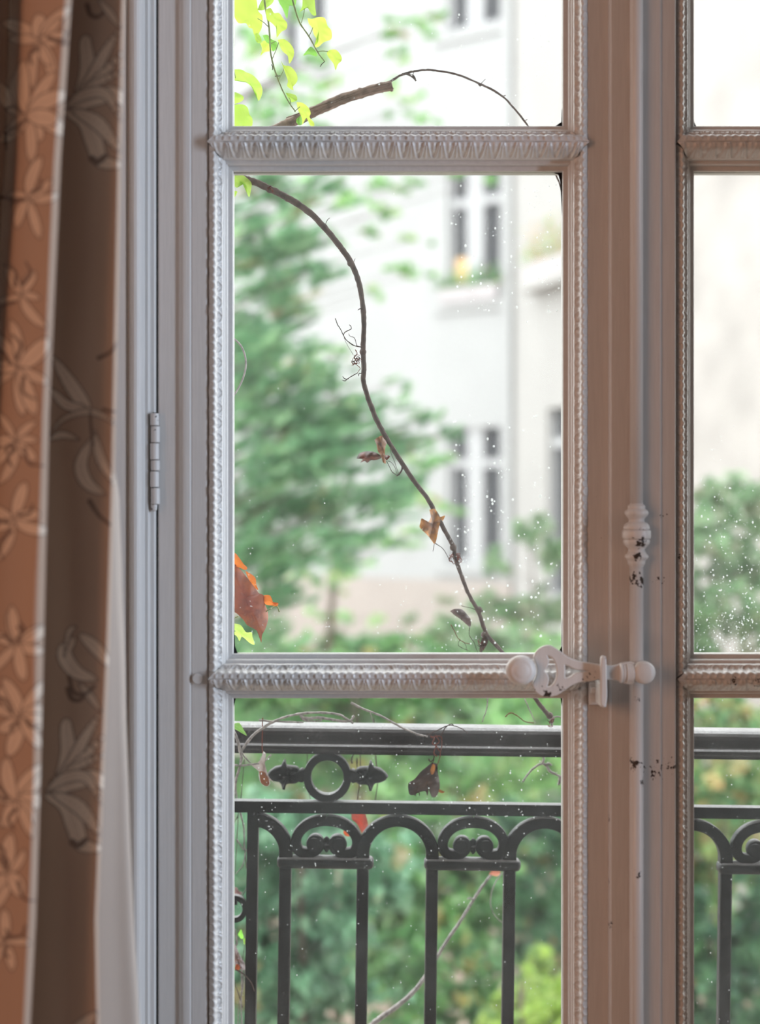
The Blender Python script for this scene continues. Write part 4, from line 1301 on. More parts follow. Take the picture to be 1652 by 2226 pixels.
blade('blade', Zr([(190, 1690), (243, 1705), (300, 1720), (340, 1775), (385, 1775), (390, 1810), (408, 1870), (370, 1860), (310, 1810), (290, 1845), (262, 1800), (190, 1770)]), .15, M['vine_leaf'], gl2, (.52, .76, .15), (.62, .82, .2), (.2, .2), .004, .001, 90)
stem('stalk', [(440, 1360, .15), (490, 1366, .15), (512, 1372, .149)], 1.2, M['vine_green_stem'], gl2, n=4)
lt = tube('looping_twig', catmull(np.array(pts([(440, 700), (480, 716), (508, 736), (524, 752), (533, 775), (534, 800), (526, 828), (511, 856), (490, 885), (440, 930)], .16)), 6), [.0012, .0012, .0009], M['bark_pale'], None, 7)
setp(lt, 'thin pale looping twig at the left edge of the middle pane', 'twig')

# dry stems lying on and hanging from the handrail
hv = empty('trailing_dry_vine', P(520, 1640, .30), 'grey dry vine stems trailing over the left part of the handrail', 'vine')
Yh = .318
tr_ = [([(524, 1634), (540, 1610), (560, 1590), (600, 1566), (640, 1554), (690, 1549), (735, 1553), (752, 1562), (768, 1572)], 2.6, 'bark_pale'),
       ([(652, 1556), (668, 1562), (690, 1560), (715, 1563), (745, 1568), (762, 1566), (770, 1556)], 3.0, 'bark_pale'), ([(655, 1562), (672, 1568), (700, 1566)], 2.0, 'bark_pale'), ([(563, 1565), (590, 1568), (660, 1570)], 1.8, 'bark_pale'),
       ([(763, 1527), (785, 1539), (805, 1547), (835, 1560), (865, 1577), (885, 1587), (910, 1597), (930, 1601)], 2.2, 'bark_pale'), ([(805, 1548), (808, 1560), (812, 1570)], .9, 'bark_pale'),
       ([(571, 1560), (570, 1600), (570, 1632), (573, 1640)], 1.0, 'tendril_red'), ([(490, 1570), (511, 1596), (522, 1632), (524, 1655), (512, 1700), (505, 1760)], 3.0, 'bark_pale'), ([(524, 1634), (536, 1650), (545, 1658)], 1.4, 'bark_pale'), ([(505, 1663), (530, 1664), (548, 1661), (570, 1658), (590, 1640)], 1.8, 'bark_pale'),
       ([(925, 1600), (950, 1588), (975, 1577), (1000, 1582), (1017, 1594)], 1.0, 'tendril'), ([(958, 1601), (968, 1582), (980, 1574), (986, 1576)], 1.0, 'tendril'),
       ([(935, 1600), (944, 1604), (940, 1616), (948, 1622), (943, 1636), (950, 1645)], 1.2, 'tendril_red'), ([(946, 1598), (955, 1612), (948, 1620), (956, 1634)], 1.0, 'tendril_red'), ([(937, 1604), (952, 1600), (960, 1606), (957, 1640), (950, 1664)], .9, 'tendril_red'), ([(944, 1640), (943, 1650), (940, 1660)], 1.2, 'tendril'), ([(932, 1650), (936, 1656), (944, 1648)], 1.2, 'tendril'), ([(902, 1730), (905, 1722), (908, 1712)], 1.1, 'tendril'), ([(902, 1726), (910, 1722), (912, 1730)], .9, 'tendril')]
for i, (pth, r, mt) in enumerate(tr_):
    stem('tendril' if 'tendril' in mt else 'stem', pth, [r * 1.2, r * .9], M[mt], hv, Yh, seg=7, n=6, knob=.12, seed=i + 60)
Zh = lambda L: zoomed(L, 860, 1500, .23)
Zp = lambda L: zoomed(L, 500, 1520, .23)
o = blade('dead_leaf', Zh([(340, 685), (390, 700), (400, 790), (415, 860), (415, 940), (380, 1010), (335, 1000), (320, 915), (300, 1000), (280, 955), (215, 970), (180, 990), (130, 985), (120, 885), (180, 840), (240, 770), (300, 720)]), .312, M['dead_leaf'], hv, (.11, .055, .035), (.055, .035, .035), (.5, .4), .018, .009, 101)
o['label'] = 'large crumpled dark brown leaf hanging below the handrail'
blade('dead_leaf', Zh([(325, 760), (350, 700), (375, 720), (365, 780), (340, 800)]), .302, M['vine_leaf'], hv, (.55, .22, .05), (.4, .16, .05), (.2, .2), .004, .001, 102)
blade('dead_leaf', Zh([(410, 935), (440, 950), (465, 962), (440, 975), (408, 962)]), .306, M['vine_leaf'], hv, (.5, .22, .05), (.45, .18, .05), (.2, .2), .004, .001, 103)
o = blade('dead_leaf', Zp([(315, 490), (340, 520), (330, 600), (340, 650), (370, 740), (420, 795), (378, 765), (380, 800), (345, 825), (290, 790), (270, 720), (270, 680), (200, 620), (260, 600), (290, 560)]), .312, leaf_mat('bleached_leaf', .3, .6, mottling=.4, mcol=(.22, .11, .08)), hv, (.60, .46, .42), (.72, .68, .66), (-.4, .3), .014, .005, 104)
o['label'] = 'pale curled leaf hanging below the handrail'
blade('dead_leaf', Zp([(275, 680), (330, 690), (365, 760), (370, 800), (345, 822), (292, 788)]), .306, M['vine_leaf'], hv, (.42, .17, .07), (.36, .14, .07), (-.4, .3), .006, .002, 105)
gl3 = empty('oval_vine_leaf', P(505, 1590, .27), 'small plain green leaf beside the left end of the handrail', 'leaf')
blade('blade', Zp([(10, 235), (45, 228), (90, 225), (130, 290), (160, 345), (110, 320), (60, 290), (10, 270)]), .27, M['vine_leaf'], gl3, (.22, .48, .10), (.30, .58, .14), (.2, -.6), .003, .001, 106)
stem('stalk', [(470, 1560, .26), (495, 1574, .265), (505, 1578, .27)], 1.2, M['vine_green_stem'], gl3, n=4)

# stems behind the railing
bh = empty('back_branch', P(800, 2250, .52), 'long bare grey branch slanting behind the right-hand balusters', 'branch')
stem('branch', [(700, 2330), (770, 2262), (815, 2222), (870, 2182), (900, 2155), (925, 2122), (950, 2080), (975, 2040), (1005, 1996), (1032, 1952), (1055, 1918), (1082, 1885)], [6.2, 5.6, 5, 4, 3.6, 3.2, 3], M['bark_pale'], bh, .52, seg=9, n=7, knob=.06, seed=21)
stem('twig', [(1028, 1956), (1022, 1952), (1016, 1955)], [2.6, 1.6], M['bark_pale'], bh, .518, seg=6, n=4)
stem('twig', [(1092, 1897), (1076, 1920), (1066, 1955), (1072, 1985), (1094, 2008)], [1.4, 1.0], M['bark_pale'], bh, .50, seg=6, n=6)
blade('dead_leaf', [(1062, 1900), (1075, 1888), (1088, 1895), (1080, 1905)], .515, M['vine_leaf'], bh, (.7, .3, .2), (.6, .25, .18), (.2, .2), .004, .001, 130)
rb = empty('forked_twig', P(1215, 1690, .42), 'grey forked twig below the handrail at the right edge of the lower pane', 'twig')
stem('twig', [(1136, 1700), (1150, 1680), (1165, 1666), (1178, 1660), (1188, 1664), (1195, 1676), (1210, 1684), (1222, 1690), (1240, 1692)], [1.8, 2.4, 3.2, 2.6, 3.0], M['bark_pale'], rb, .42, n=6, knob=.1)
stem('twig', [(1178, 1660), (1182, 1650), (1180, 1642), (1182, 1625)], [3.0, 2.0], M['bark_pale'], rb, .42, seg=7, n=4)
stem('twig', [(1186, 1662), (1194, 1660), (1199, 1664)], [3.0, 2.4], M['bark_pale'], rb, .42, seg=7, n=4)
stem('twig', [(1218, 1688), (1216, 1700), (1214, 1706)], [4.0, 3.0], M['bark_pale'], rb, .42, seg=7, n=4)
rv = empty('red_dead_leaf', P(775, 1830, .41), 'bright red withered leaf hanging behind the scrolled arch', 'leaf')
RD = leaf_mat('wet_red_leaf', .5, .6, mottling=.5, mcol=(.10, .03, .02))
blade('blade', Zp([(1150, 1050), (1260, 1050), (1305, 1200), (1260, 1280), (1200, 1180), (1150, 1130)]), .41, RD, rv, (.55, .05, .02), (.30, .06, .04), (.3, .3), .006, .002, 111)
blade('lobe', Zp([(1070, 1260), (1100, 1200), (1150, 1270), (1130, 1295), (1090, 1290)]), .412, RD, rv, (.75, .14, .03), (.62, .10, .03), (.3, .3), .004, .001, 112)
for i, (pth, r) in enumerate((([(668, 1632), (668, 1700), (676, 1745)], .9), ([(776, 1560), (783, 1640), (782, 1690), (776, 1742), (777, 1772)], 1.3), ([(812, 1560), (818, 1660), (822, 1690), (815, 1745)], 1.3), ([(768, 1640), (764, 1652), (766, 1660)], 1.8), ([(776, 1648), (776, 1668)], 1.6))):
    stem('stalk', pth, [r, r], M['tendril' if i > 2 else 'bark'], rv, .42, seg=6, n=5, knob=.15, seed=i)

# tangle of dry stems left of the end post
lv = empty('side_dry_vine', P(515, 2230, .42), 'tangle of thin dry vine stems left of the end post', 'vine')
Zs = lambda L: zoomed(L, 500, 1850, 200 / 1184)
for i, (pth, r) in enumerate((([(512, 1690), (514, 1730), (522, 1765), (530, 1800), (531, 1840), (536, 1850)], 2.0), ([(518, 1770), (516, 1810), (514, 1850), (510, 1900)], 1.0), ([(514, 1824), (528, 1845), (533, 1850), (528, 1880), (512, 1900)], 1.6), ([(532, 1850), (536, 1890), (539, 1930), (538, 1990), (534, 2040), (528, 2080), (524, 2110)], 1.0),
                              ([(510, 2020), (515, 2050), (512, 2060), (524, 2090), (526, 2140), (524, 2180), (526, 2230), (528, 2300)], 2.2), ([(508, 2130), (520, 2165), (527, 2190)], 1.2), ([(532, 2110), (528, 2150), (520, 2180), (516, 2240)], 1.0), ([(512, 2108), (530, 2118), (545, 2135), (553, 2155)], 1.6), ([(537, 1928), (528, 1945), (522, 1952)], 1.2), ([(532, 1650), (520, 1760), (508, 1790)], 1.0))):
    stem('stem', pth, [r, r * .8], M['bark' if i % 2 else 'bark_pale'], lv, .335 if i in (7,) else .40, seg=6, n=6, knob=.12, seed=i + 9)
blade('leaf', Zs([(100, 1075), (140, 1010), (165, 1070), (175, 1120), (145, 1130)]), .40, M['vine_leaf'], lv, (.25, .62, .08), (.3, .7, .1), (.2, .3), .003, .001, 120)
blade('leaf', Zs([(170, 1140), (195, 1120), (205, 1190), (180, 1200)]), .40, M['vine_leaf'], lv, (.35, .62, .1), (.35, .62, .1), (.2, .3), .003, .001, 121)
blade('dead_leaf', Zs([(20, 1230), (65, 1200), (110, 1300), (150, 1380), (190, 1450), (190, 1530), (130, 1520), (70, 1480), (20, 1400)]), .395, M['dead_leaf'], lv, (.22, .10, .08), (.40, .36, .38), (.2, .3), .010, .004, 122)
blade('dead_leaf', Zs([(60, 1500), (85, 1450), (125, 1480), (130, 1520), (70, 1540)]), .39, M['vine_leaf'], lv, (.5, .12, .04), (.4, .1, .04), (.2, .3), .003, .001, 123)
blade('dead_leaf', Zs([(60, 460), (90, 470), (120, 520), (155, 530), (130, 580), (60, 575)]), .40, M['dead_leaf'], lv, (.25, .10, .09), (.36, .26, .26), (.2, .3), .006, .002, 124)

# ------------------------------------------------------------------ courtyard: ground, building, trees
GZ = -2.9
gm = simple('garden_soil', (0.34, 0.27, 0.22), 0.95, 0.1, var=0.3, scale=1.5)
setp(box('garden_ground', (-25, 25, .3, 45, GZ - .2, GZ), gm), 'pale earth ground of the courtyard garden', 'ground', kind='structure')
PL = simple('white_render', (0.375, 0.375, 0.377), 0.9, 0.1, var=0.03, scale=1.2)
PLW = simple('cream_render', (0.37, 0.358, 0.347), 0.9, 0.1, var=0.04, scale=1.2)
PLI = simple('pinkish_plinth', (0.37, 0.325, 0.30), 0.9, 0.1, var=0.06, scale=1.5)
STN = simple('beige_rubble_stone', (0.395, 0.368, 0.35), 0.9, 0.1, var=0.16, scale=1.6)
GLS = simple('dark_far_glass', (0.055, 0.055, 0.062), 0.2, 0.25)
FRM = simple('white_far_frame', (0.385, 0.385, 0.395), 0.5, 0.3)

Z0 = 20.0                                             # distance of the corner from the camera
AX = math.radians(38)
corner = np.array([(1116 - CX) / F * Z0, Z0 - D])
dA = np.array([-math.cos(AX), math.sin(AX)])          # facade runs left and away
nA = np.array([-math.sin(AX), -math.cos(AX)])         # faces the camera side
BX = math.radians(70)
dB = np.array([math.cos(BX), -math.sin(BX)])          # wing runs right and towards us
nB = np.array([-math.sin(BX), -math.cos(BX)])


def solve_t(px, d):
    k = (px - CX) / F
    # (c.x + t d.x) = k (c.y + D + t d.y)
    return (k * (corner[1] + D) - corner[0]) / (d[0] - k * d[1])


def zat(py, t, d):
    return ZC - (py - CY) / F * (corner[1] + D + t * d[1])


def wbox(name, d, nrm, t0, t1, n0, n1, z0, z1, mat, parent):
    V = []
    for t in (t0, t1):
        for n in (n0, n1):
            for z in (z0, z1):
                q = corner + d * t + nrm * n
                V.append((q[0], q[1], z))
    f = [(0, 1, 3, 2), (4, 6, 7, 5), (0, 4, 5, 1), (2, 3, 7, 6), (0, 2, 6, 4), (1, 5, 7, 3)]
    return auto_smooth(mesh(name, V, f, mat, parent, smooth=False))


bld = empty('courtyard_building', (corner[0], corner[1], GZ), 'white rendered courtyard building with tall casement windows, out of focus', 'building')
wing = empty('stone_wing', (corner[0] + 3 * dB[0], corner[1] + 3 * dB[1], GZ), 'pale beige stone wing of the courtyard seen through the right casement', 'building')


def wall_with_holes(name, d, nrm, t0, t1, z0, z1, holes, mat, parent, depth=.45):
    """wall front built as a grid of boxes leaving the window openings free"""
    ts = sorted({t0, t1, *[h[0] for h in holes], *[h[1] for h in holes]})
    zs = sorted({z0, z1, *[h[2] for h in holes], *[h[3] for h in holes]})
    lst = []
    for a, b in zip(ts[:-1], ts[1:]):
        run = None
        for c, e in zip(zs[:-1], zs[1:]):
            mid = ((a + b) / 2, (c + e) / 2)
            hole = any(h[0] < mid[0] < h[1] and h[2] < mid[1] < h[3] for h in holes)
            if hole:
                continue
            V = []
            for t in (a, b):
                for n in (0, -depth):
                    for z in (c, e):
                        q = corner + d * t + nrm * n
                        V.append((q[0], q[1], z))
            lst.append((V, [(0, 1, 3, 2), (4, 6, 7, 5), (0, 4, 5, 1), (2, 3, 7, 6), (0, 2, 6, 4), (1, 5, 7, 3)]))
    V, Fc = join_vf(lst)
    return mesh(name, V, Fc, mat, parent, smooth=False)


tR, tL = solve_t(1088, dA), solve_t(972, dA)
tm = (tR + tL) / 2
holesA = []
WIN = []
for (pt, pb, ptr) in ((-250, 58, -160), (330, 652, 436), (930, 1226, 1007)):
    holesA.append((tR, tL, zat(pb, tm, dA), zat(pt, tm, dA)))
    WIN.append((tR, tL, zat(pb, tm, dA), zat(pt, tm, dA), zat(ptr, tm, dA)))
t2R = solve_t(706, dA); t2L = t2R + (tL - tR)
for w in WIN[:1]:
    holesA.append((t2R, t2L, w[2], w[3])); WIN.append((t2R, t2L, w[2], w[3], w[4]))
zpl = zat(1262, tm, dA)
wall_with_holes('facade_wall', dA, nA, 0, 14, zpl, 12, holesA, PL, bld)
wbox('plinth', dA, nA, 0, 14, -.45, .06, GZ, zpl, PLI, bld)


def far_window(d, nrm, w, parent):
    a, b, z0, z1, zt = w
    wo = wbox('window', d, nrm, a, b, -.16, -.13, z0, z1, GLS, parent)
    fw = (b - a)
    wbox('window_frame', d, nrm, a, a + .03 * fw, -.13, -.06, z0, z1, FRM, wo)
    wbox('window_frame', d, nrm, b - .07 * fw, b, -.13, -.06, z0, z1, FRM, wo)
    wbox('window_mullion', d, nrm, a + .36 * fw, a + .66 * fw, -.13, -.05, z0, z1, FRM, wo)
    wbox('window_transom', d, nrm, a, b, -.13, -.055, zt - .055, zt + .055, FRM, wo)
    wbox('window_frame', d, nrm, a, b, -.13, -.06, z0, z0 + .05, FRM, wo)
    wbox('window_sill', d, nrm, a - .12, b + .18, -.02, .05, z0 - .14, z0 - .02, PL, parent)


for w in WIN:
    far_window(dA, nA, w, bld)
# projecting pilaster near the corner
wbox('pilaster', dA, nA, 0.0, .12, -.02, .07, zpl, 12, PL, bld)
# wing B
tb0, tb1 = solve_t(1168, dB), solve_t(1290, dB)
tbm = (tb0 + tb1) / 2
hB, WB = [], []
for (pt, pb, ptr) in ((250, 590, 330), (884, 1180, 960)):
    w = (tb0, tb1, zat(pb, tbm, dB), zat(pt, tbm, dB), zat(ptr, tbm, dB))
    WB.append(w)
wbx = (solve_t(1190, dB), solve_t(1300, dB), zat(1300, tbm, dB), zat(884, tbm, dB), zat(960, tbm, dB))
hB = [(wbx[0], wbx[1], wbx[2], wbx[3])]
wall_with_holes('wing_wall', dB, nB, 0, 3.0, GZ, 12, hB, PLW, bld)
far_window(dB, nB, wbx, bld)
wbox('balcony_ledge', dB, nB, solve_t(1166, dB), 2.6, 0, .24, zat(640, solve_t(1166, dB), dB), zat(618, solve_t(1166, dB), dB), PLW, bld)
wbox('wing_wall', dB, nB, 3.0, 9.0, -.45, .10, GZ, 12, STN, wing)

# ------------------------------------------------------------------ foliage
def leaves_mesh(name, C, size, cols, parent, aspect=.45, droop=.3, mat=None, flat=0.0, seed=0, axis=None):
    """C: n x 3 leaf centres; folded diamond leaves, 2 triangles each... as two quads"""
    r = np.random.default_rng(seed)
    n = len(C)
    d = r.normal(0, 1, (n, 3)); d[:, 2] = d[:, 2] * (1 - flat) - droop
    if axis is not None:
        d = axis + .35 * d
    d /= np.linalg.norm(d, axis=1)[:, None]
    q = r.normal(0, 1, (n, 3)); q[:, 2] *= (1 - flat)
    q -= d * np.sum(q * d, axis=1)[:, None]; q /= np.linalg.norm(q, axis=1)[:, None] + 1e-9
    m = np.cross(d, q)
    s = size * r.uniform(.6, 1.35, n)[:, None]
    a = C - d * s * .5; b = C + d * s * .5
    e1_ = C + q * s * aspect * .5 + m * s * .08 - d * s * .05
    e2_ = C - q * s * aspect * .5 + m * s * .08 - d * s * .05
    V = np.stack([a, e1_, b, e2_], axis=1).reshape(-1, 3)
    i = np.arange(n) * 4
    T = np.concatenate([np.stack([i, i + 1, i + 2], 1), np.stack([i, i + 2, i + 3], 1)])
    o = mesh(name, V, T, mat or M['foliage'], parent, False, np.repeat(cols, 4, axis=0))
    o['kind'] = 'stuff'
    return o


PAL = {  # palest greens in pale, shrub and blue paint leaf sheen into the colour
    'fir': [((.065, .145, .070), .28), ((.12, .25, .115), .38), ((.22, .37, .18), .24), ((.36, .48, .26), .08), ((.55, .32, .14), .02)],
    'pale': [((.16, .30, .12), .4), ((.26, .42, .16), .4), ((.40, .47, .20), .14), ((.52, .58, .44), .06), ((.60, .38, .18), .03)],
    'shrub': [((.05, .12, .045), .3), ((.12, .25, .09), .4), ((.24, .40, .15), .2), ((.42, .50, .26), .08), ((.50, .54, .42), .05), ((.66, .36, .12), .03)],
    'dark': [((.035, .085, .045), .5), ((.08, .17, .08), .35), ((.17, .30, .14), .13), ((.55, .30, .12), .02)],
    'yellow': [((.34, .43, .09), .5), ((.46, .52, .16), .3), ((.15, .25, .07), .2)],
    'blue': [((.085, .18, .105), .4), ((.16, .30, .175), .4), ((.29, .43, .27), .16), ((.46, .56, .44), .07), ((.62, .36, .16), .01)],
    'olive': [((.12, .20, .095), .35), ((.20, .29, .15), .35), ((.30, .34, .22), .18), ((.36, .30, .22), .12)],
    'flowers': [((.20, .30, .10), .4), ((.62, .40, .20), .35), ((.60, .46, .30), .25)],
    'autumn': [((.10, .21, .09), .42), ((.22, .34, .13), .30), ((.45, .48, .18), .10), ((.72, .46, .22), .12), ((.70, .34, .14), .06)],
}


def palette(kind, n, r):
    cs = np.array([c for c, _ in PAL[kind]]); w = np.array([x for _, x in PAL[kind]]); w = w / w.sum()
    c = cs[r.choice(len(cs), n, p=w)]
    return np.clip(c * np.where(c[:, :1] > .4, 1.15, 1.6) * np.array([.83, .92, .96]) * r.uniform(.8, 1.2, (n, 1)), 0, .85)


def plant(name, label, cat, base_px, dist, clusters, kind, leaf=.05, per=340, aspect=.5, flat=.0, group=None, seed=0, trunk_r=.05, base_z=GZ, droop=.3, sweep=None):
    """a tree or shrub: trunk from the ground, limbs to each cluster, leaves in the clusters. clusters: (px, py, rx_px, ry_px, weight[, ddist])"""
    r = np.random.default_rng(seed)
    Yb = dist - D
    bx = (base_px - CX) / F * dist
    root = empty(name, (bx, Yb, base_z), label, cat, group)
    top = max(ZC - (c[1] - CY) / F * dist for c in clusters)
    n = 10
    tz = np.linspace(base_z, top - .05, n)
    ph = r.uniform(0, 6)
    trunk = np.stack([bx + .06 * np.sin(tz * 1.3 + ph), Yb + .05 * np.cos(tz * 1.1 + ph), tz], axis=1)
    tube('trunk', trunk, [trunk_r, trunk_r * .7, trunk_r * .25], M['trunk'], root, 8)
    Cs, cols, Ax = [], [], []
    limbs = []
    for c in clusters:
        px, py, rx, ry, wgt = c[:5]
        dd = dist + (c[5] if len(c) > 5 else r.normal(0, .25))
        cp = np.array(P(px, py, dd - D))
        k = dd / F
        sx, sz = rx * k, ry * k
        sy = sx * .8 + .05
        zt = min(max(cp[2] - .35 * abs(cp[0] - bx) - .1, base_z + .2), top - .1)
        tp = np.array([np.interp(zt, tz, trunk[:, 0]), np.interp(zt, tz, trunk[:, 1]), zt])
        mid = (tp + cp) / 2 + np.array([0, 0, .05])
        limbs.append(tube_vf(catmull(np.array([tp, mid, cp]), 5), [trunk_r * .18, trunk_r * .08, .003], 5))
        m = max(12, int(per * wgt))
        # twigs: leaves sit along short sprays inside the cluster
        nt_ = max(3, m // 22)
        tc_ = r.normal(0, .42, (nt_, 3)); td = r.normal(0, 1, (nt_, 3)); td[:, 2] = td[:, 2] * (1 - flat) * .6 + .1
        if sweep is not None:
            td = np.array(sweep) + .45 * td
        td /= np.linalg.norm(td, axis=1)[:, None]
        idx = r.integers(nt_, size=m); u = r.uniform(-.5, .5, (m, 1))
        pos = tc_[idx] + td[idx] * u * (.55 if sweep is None else .95) + r.normal(0, .07 if sweep is None else .045, (m, 3))
        Ax.append(td[idx])
        Cs.append(cp + pos * np.array([sx, sy, sz]))
        tint_t = palette(kind, nt_, r)[idx]
        cols.append(.55 * tint_t + .45 * palette(kind, m, r))
    V, Fc = join_vf(limbs)
    mesh('limbs', V, Fc, M['trunk'], root)
    C = np.vstack(Cs); cl = np.vstack(cols)
    C[:, 2] = np.maximum(C[:, 2], base_z + .02)
    leaves_mesh('foliage', C, leaf, cl, root, aspect, droop, flat=flat, seed=seed, axis=np.vstack(Ax) if sweep is not None else None)
    return root


# feathery evergreen on the left
plant('evergreen_tree', 'feathery dark evergreen tree filling the left of the middle pane', 'tree', 455, 8.6, [
    (560, 560, 110, 55, 1.5), (640, 520, 90, 40, 1.1), (600, 620, 100, 45, 1.2), (530, 480, 70, 45, .6), (690, 590, 50, 28, .5), (650, 440, 80, 35, .6), (560, 700, 90, 40, .5), (620, 770, 110, 35, .55), (540, 800, 70, 70, .8), (700, 840, 60, 30, .35),
    (560, 900, 100, 70, 1.3), (660, 920, 120, 55, 1.5), (760, 900, 90, 40, .8), (600, 1000, 130, 80, 2.2), (740, 990, 120, 60, 1.7), (850, 960, 70, 35, .6), (560, 1100, 100, 80, 1.7), (680, 1100, 120, 70, 1.8), (810, 1080, 90, 45, 1.0), (880, 1040, 60, 30, .5),
    (560, 1200, 90, 70, 1.3), (660, 1200, 100, 50, 1.0), (760, 1170, 90, 35, .6), (620, 1290, 90, 50, .8), (560, 1380, 90, 60, 1.0), (850, 870, 50, 25, .2), (940, 910, 40, 20, .2), (980, 940, 25, 15, .16), (870, 830, 40, 16, .1), (590, 740, 90, 45, .9), (530, 740, 60, 60, .7), (660, 820, 90, 40, .8), (560, 840, 70, 50, .9), (640, 690, 60, 30, .35), (580, 400, 80, 35, .7), (690, 400, 60, 30, .4)], 'fir', leaf=.085, per=600, aspect=.17, flat=.3, seed=2, trunk_r=.07, sweep=(.75, .1, .5))
plant('locust_tree', 'pale leafy tree with drooping sprays behind the upper panes', 'tree', 470, 11.5, [
    (560, 90, 60, 70, .5), (600, 190, 70, 60, .5), (680, 130, 50, 50, .35), (560, 250, 60, 30, .4), (620, 250, 60, 30, .35), (700, 200, 60, 40, .3), (580, 330, 80, 40, .5), (720, 300, 80, 40, .3), (640, 40, 60, 40, .3),
    (850, 65, 45, 16, .35), (900, 50, 40, 14, .3), (950, 30, 30, 12, .2), (870, 115, 45, 14, .25), (840, 190, 50, 20, .2), (900, 220, 40, 16, .14), (920, 260, 40, 12, .12), (860, 250, 40, 14, .12), (810, 400, 60, 18, .3), (880, 400, 50, 14, .25), (850, 460, 40, 25, .25), (900, 520, 40, 10, .15), (860, 590, 45, 14, .3), (900, 600, 30, 8, .15), (820, 640, 30, 14, .12), (790, 500, 50, 18, .2), (760, 430, 60, 22, .3), (1000, 380, 30, 8, .15), (1060, 390, 25, 14, .2)], 'pale', leaf=.07, per=420, aspect=.5, flat=.3, seed=3, trunk_r=.06)
plant('young_birch', 'slender light green tree between the evergreen and the building', 'tree', 720, 13.0, [
    (600, 800, 60, 30, .5), (700, 760, 60, 25, .3), (840, 960, 60, 30, .6), (940, 1000, 60, 30, .6), (900, 1080, 70, 30, .5), (960, 1100, 50, 22, .3), (850, 1180, 80, 28, .4), (720, 1250, 80, 35, .5), (920, 1150, 60, 20, .2), (800, 1340, 60, 22, .15), (690, 1330, 50, 20, .2)], 'pale', leaf=.08, per=420, aspect=.45, flat=.4, seed=4, trunk_r=.05)

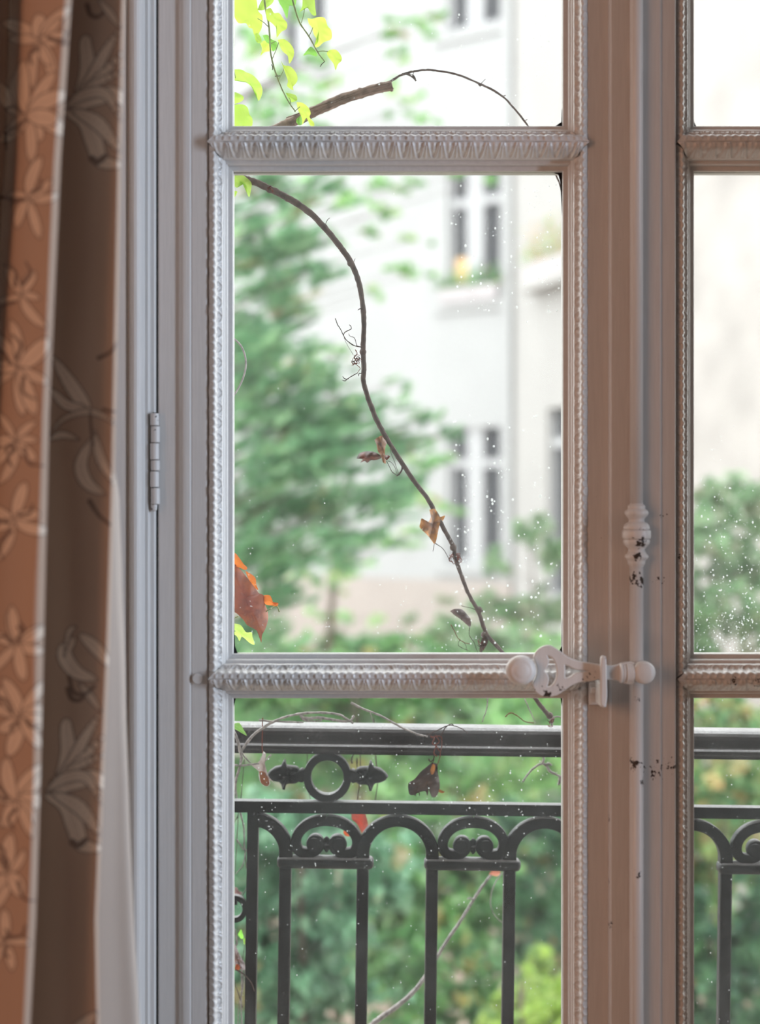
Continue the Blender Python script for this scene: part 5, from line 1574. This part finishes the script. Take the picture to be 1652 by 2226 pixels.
shr = [
    ('laurel_shrub', 'broad hazy olive shrub below the ground-floor window of the white building', 1150, 13.2, [(1160, 1150, 50, 35, .35), (1205, 1180, 40, 50, .45), (1090, 1230, 50, 30, .3), (1030, 1310, 60, 25, .35), (1110, 1320, 70, 35, .6), (1195, 1330, 50, 45, .6), (960, 1370, 70, 30, .45), (1060, 1395, 90, 35, .8), (1170, 1400, 80, 35, .8)], 'olive', .10),
    ('hazel_shrub', 'green shrub against the stone wing in the right pane', 1560, 10.5, [(1560, 1080, 70, 50, .7), (1640, 1100, 60, 70, .8), (1540, 1180, 70, 60, 1.0), (1620, 1230, 80, 70, 1.2), (1560, 1320, 80, 70, 1.2), (1660, 1360, 80, 70, 1.0), (1520, 1410, 60, 60, .9), (1480, 1250, 60, 80, .8)], 'olive', .085),
    ('box_shrub', 'dense green shrub showing just above the handrail', 760, 7.7, [(560, 1500, 90, 60, 1.4), (680, 1520, 90, 60, 1.4), (800, 1500, 90, 60, 1.3), (920, 1490, 90, 60, 1.3), (620, 1600, 110, 60, 1.4), (760, 1640, 120, 80, 1.7), (900, 1610, 110, 80, 1.5), (1000, 1520, 80, 60, 1.1), (720, 1450, 80, 40, .6), (860, 1420, 70, 40, .5), (520, 1450, 60, 50, .6)], 'shrub', .062),
    ('rose_bush', 'light green bush behind the ring of the railing', 1000, 9.5, [(1060, 1560, 100, 60, 1.2), (1150, 1520, 90, 70, 1.2), (980, 1680, 100, 70, 1.3), (1090, 1690, 100, 80, 1.4), (1190, 1640, 80, 80, 1.1), (1180, 1440, 70, 50, .7), (870, 1730, 90, 60, 1.1), (1080, 1450, 70, 40, .6), (940, 1720, 40, 30, .6)], 'pale', .075),
    ('holly_bush', 'dark green bush low behind the left balusters', 620, 5.5, [(560, 1800, 110, 90, 1.8), (680, 1830, 120, 100, 2.0), (600, 1960, 130, 110, 2.2), (720, 2000, 130, 110, 2.2), (560, 2120, 130, 110, 2.0), (680, 2160, 140, 110, 2.2), (620, 2290, 180, 100, 2.0), (800, 1900, 90, 90, 1.4)], 'blue', .055),
    ('privet_bush', 'mid green bush behind the central balusters', 930, 6.6, [(880, 1820, 120, 90, 1.7), (1000, 1850, 120, 90, 1.7), (880, 1960, 130, 110, 2.0), (1000, 1990, 130, 110, 2.0), (860, 2110, 130, 110, 1.9), (980, 2150, 130, 110, 1.8), (900, 2270, 160, 90, 1.6), (780, 2080, 90, 90, 1.2)], 'shrub', .06),
    ('viburnum_bush', 'dark green bush behind the right end of the lower left pane', 1180, 8.5, [(1130, 1830, 110, 90, 1.5), (1230, 1800, 100, 100, 1.4), (1130, 1960, 120, 110, 1.8), (1250, 1960, 110, 120, 1.7), (1180, 2080, 120, 110, 1.6), (1280, 2120, 110, 110, 1.4), (1300, 1850, 80, 100, 1.0)], 'dark', .062),
    ('golden_shrub', 'yellow-green shrub at the bottom behind the right balusters', 1150, 5.4, [(1120, 2190, 60, 45, .8), (1180, 2150, 70, 50, 1.0), (1130, 2250, 90, 50, 1.2), (1210, 2210, 70, 60, 1.1), (1170, 2090, 40, 30, .3)], 'yellow', .05),
    ('maple_bush', 'green and orange autumn bush low in the right pane', 1600, 7.2, [(1560, 1560, 90, 60, 1.0), (1640, 1580, 80, 70, 1.2), (1540, 1700, 90, 80, 1.4), (1640, 1720, 90, 80, 1.4), (1560, 1840, 90, 80, 1.4), (1650, 1880, 90, 90, 1.4), (1540, 1960, 70, 80, 1.3), (1530, 2060, 60, 70, 1.2), (1480, 1800, 80, 120, 1.3)], 'autumn', .062),
    ('yew_bush', 'dark green bush at the bottom of the right pane', 1560, 6.2, [(1540, 2140, 90, 80, 1.6), (1630, 2080, 90, 90, 1.5), (1580, 2240, 130, 80, 1.9), (1660, 1960, 70, 90, 1.1), (1480, 2000, 80, 130, 1.5)], 'dark', .058),
    ('background_hedge', 'long dark hedge along the foot of the white building', 800, 16.0, [(480 + 90 * i, 1420 + 12 * (i % 3), 80, 70, 1.0) for i in range(9)] + [(480 + 100 * i, 1560, 100, 90, 1.1) for i in range(8)] + [(480 + 100 * i, 1700, 110, 100, 1.1) for i in range(8)], 'shrub', .12),
]
for i, (nm, lb, bp_, ds, cl, kd, lf) in enumerate(shr):
    plant(nm, lb, 'hedge' if 'hedge' in nm else 'shrub', bp_, ds, cl, kd, leaf=lf, per=620, aspect=.55, seed=20 + i, trunk_r=.03)

# flower boxes on the building
def flower_box(label, d, nrm, t0, t1, zb, n0, kinds, seed, hgt):
    r = np.random.default_rng(seed)
    q = corner + d * (t0 + t1) / 2 + nrm * (n0 + .1)
    root = empty('flower_box', (q[0], q[1], zb), label, 'planter', 'flower boxes on the building')
    wbox('trough', d, nrm, t0, t1, n0, n0 + .2, zb, zb + .2, simple('grey_trough', (.42, .39, .40), .8, .2), root)
    n = 420
    t = r.uniform(t0 - .1, t1 + .1, n); nn = n0 + .1 + r.normal(0, .09, n); z = zb + .2 + np.abs(r.normal(0, hgt, n))
    C = np.stack([corner[0] + d[0] * t + nrm[0] * nn, corner[1] + d[1] * t + nrm[1] * nn, z], axis=1)
    leaves_mesh('greenery', C, .07, palette(kinds, n, r), root, .6, seed=seed)


flower_box('grey flower box with green plants on the middle window sill', dA, nA, tR, tL + .05, zat(652, tm, dA) - .02, -.10, 'shrub', 51, .10)
tA = solve_t(1175, dB)
flower_box('flower box with orange and green plants on the wing ledge', dB, nB, tA, 2.5, zat(618, solve_t(1166, dB), dB), .03, 'flowers', 52, .22)
oc = wbox('orange_blind', dA, nA, tL - .36 * (tL - tR) * .95, tL - .08 * (tL - tR), -.125, -.11, zat(652, tm, dA), zat(555, tm, dA), simple('orange_cloth', (.75, .48, .24), .9, .1), bld)
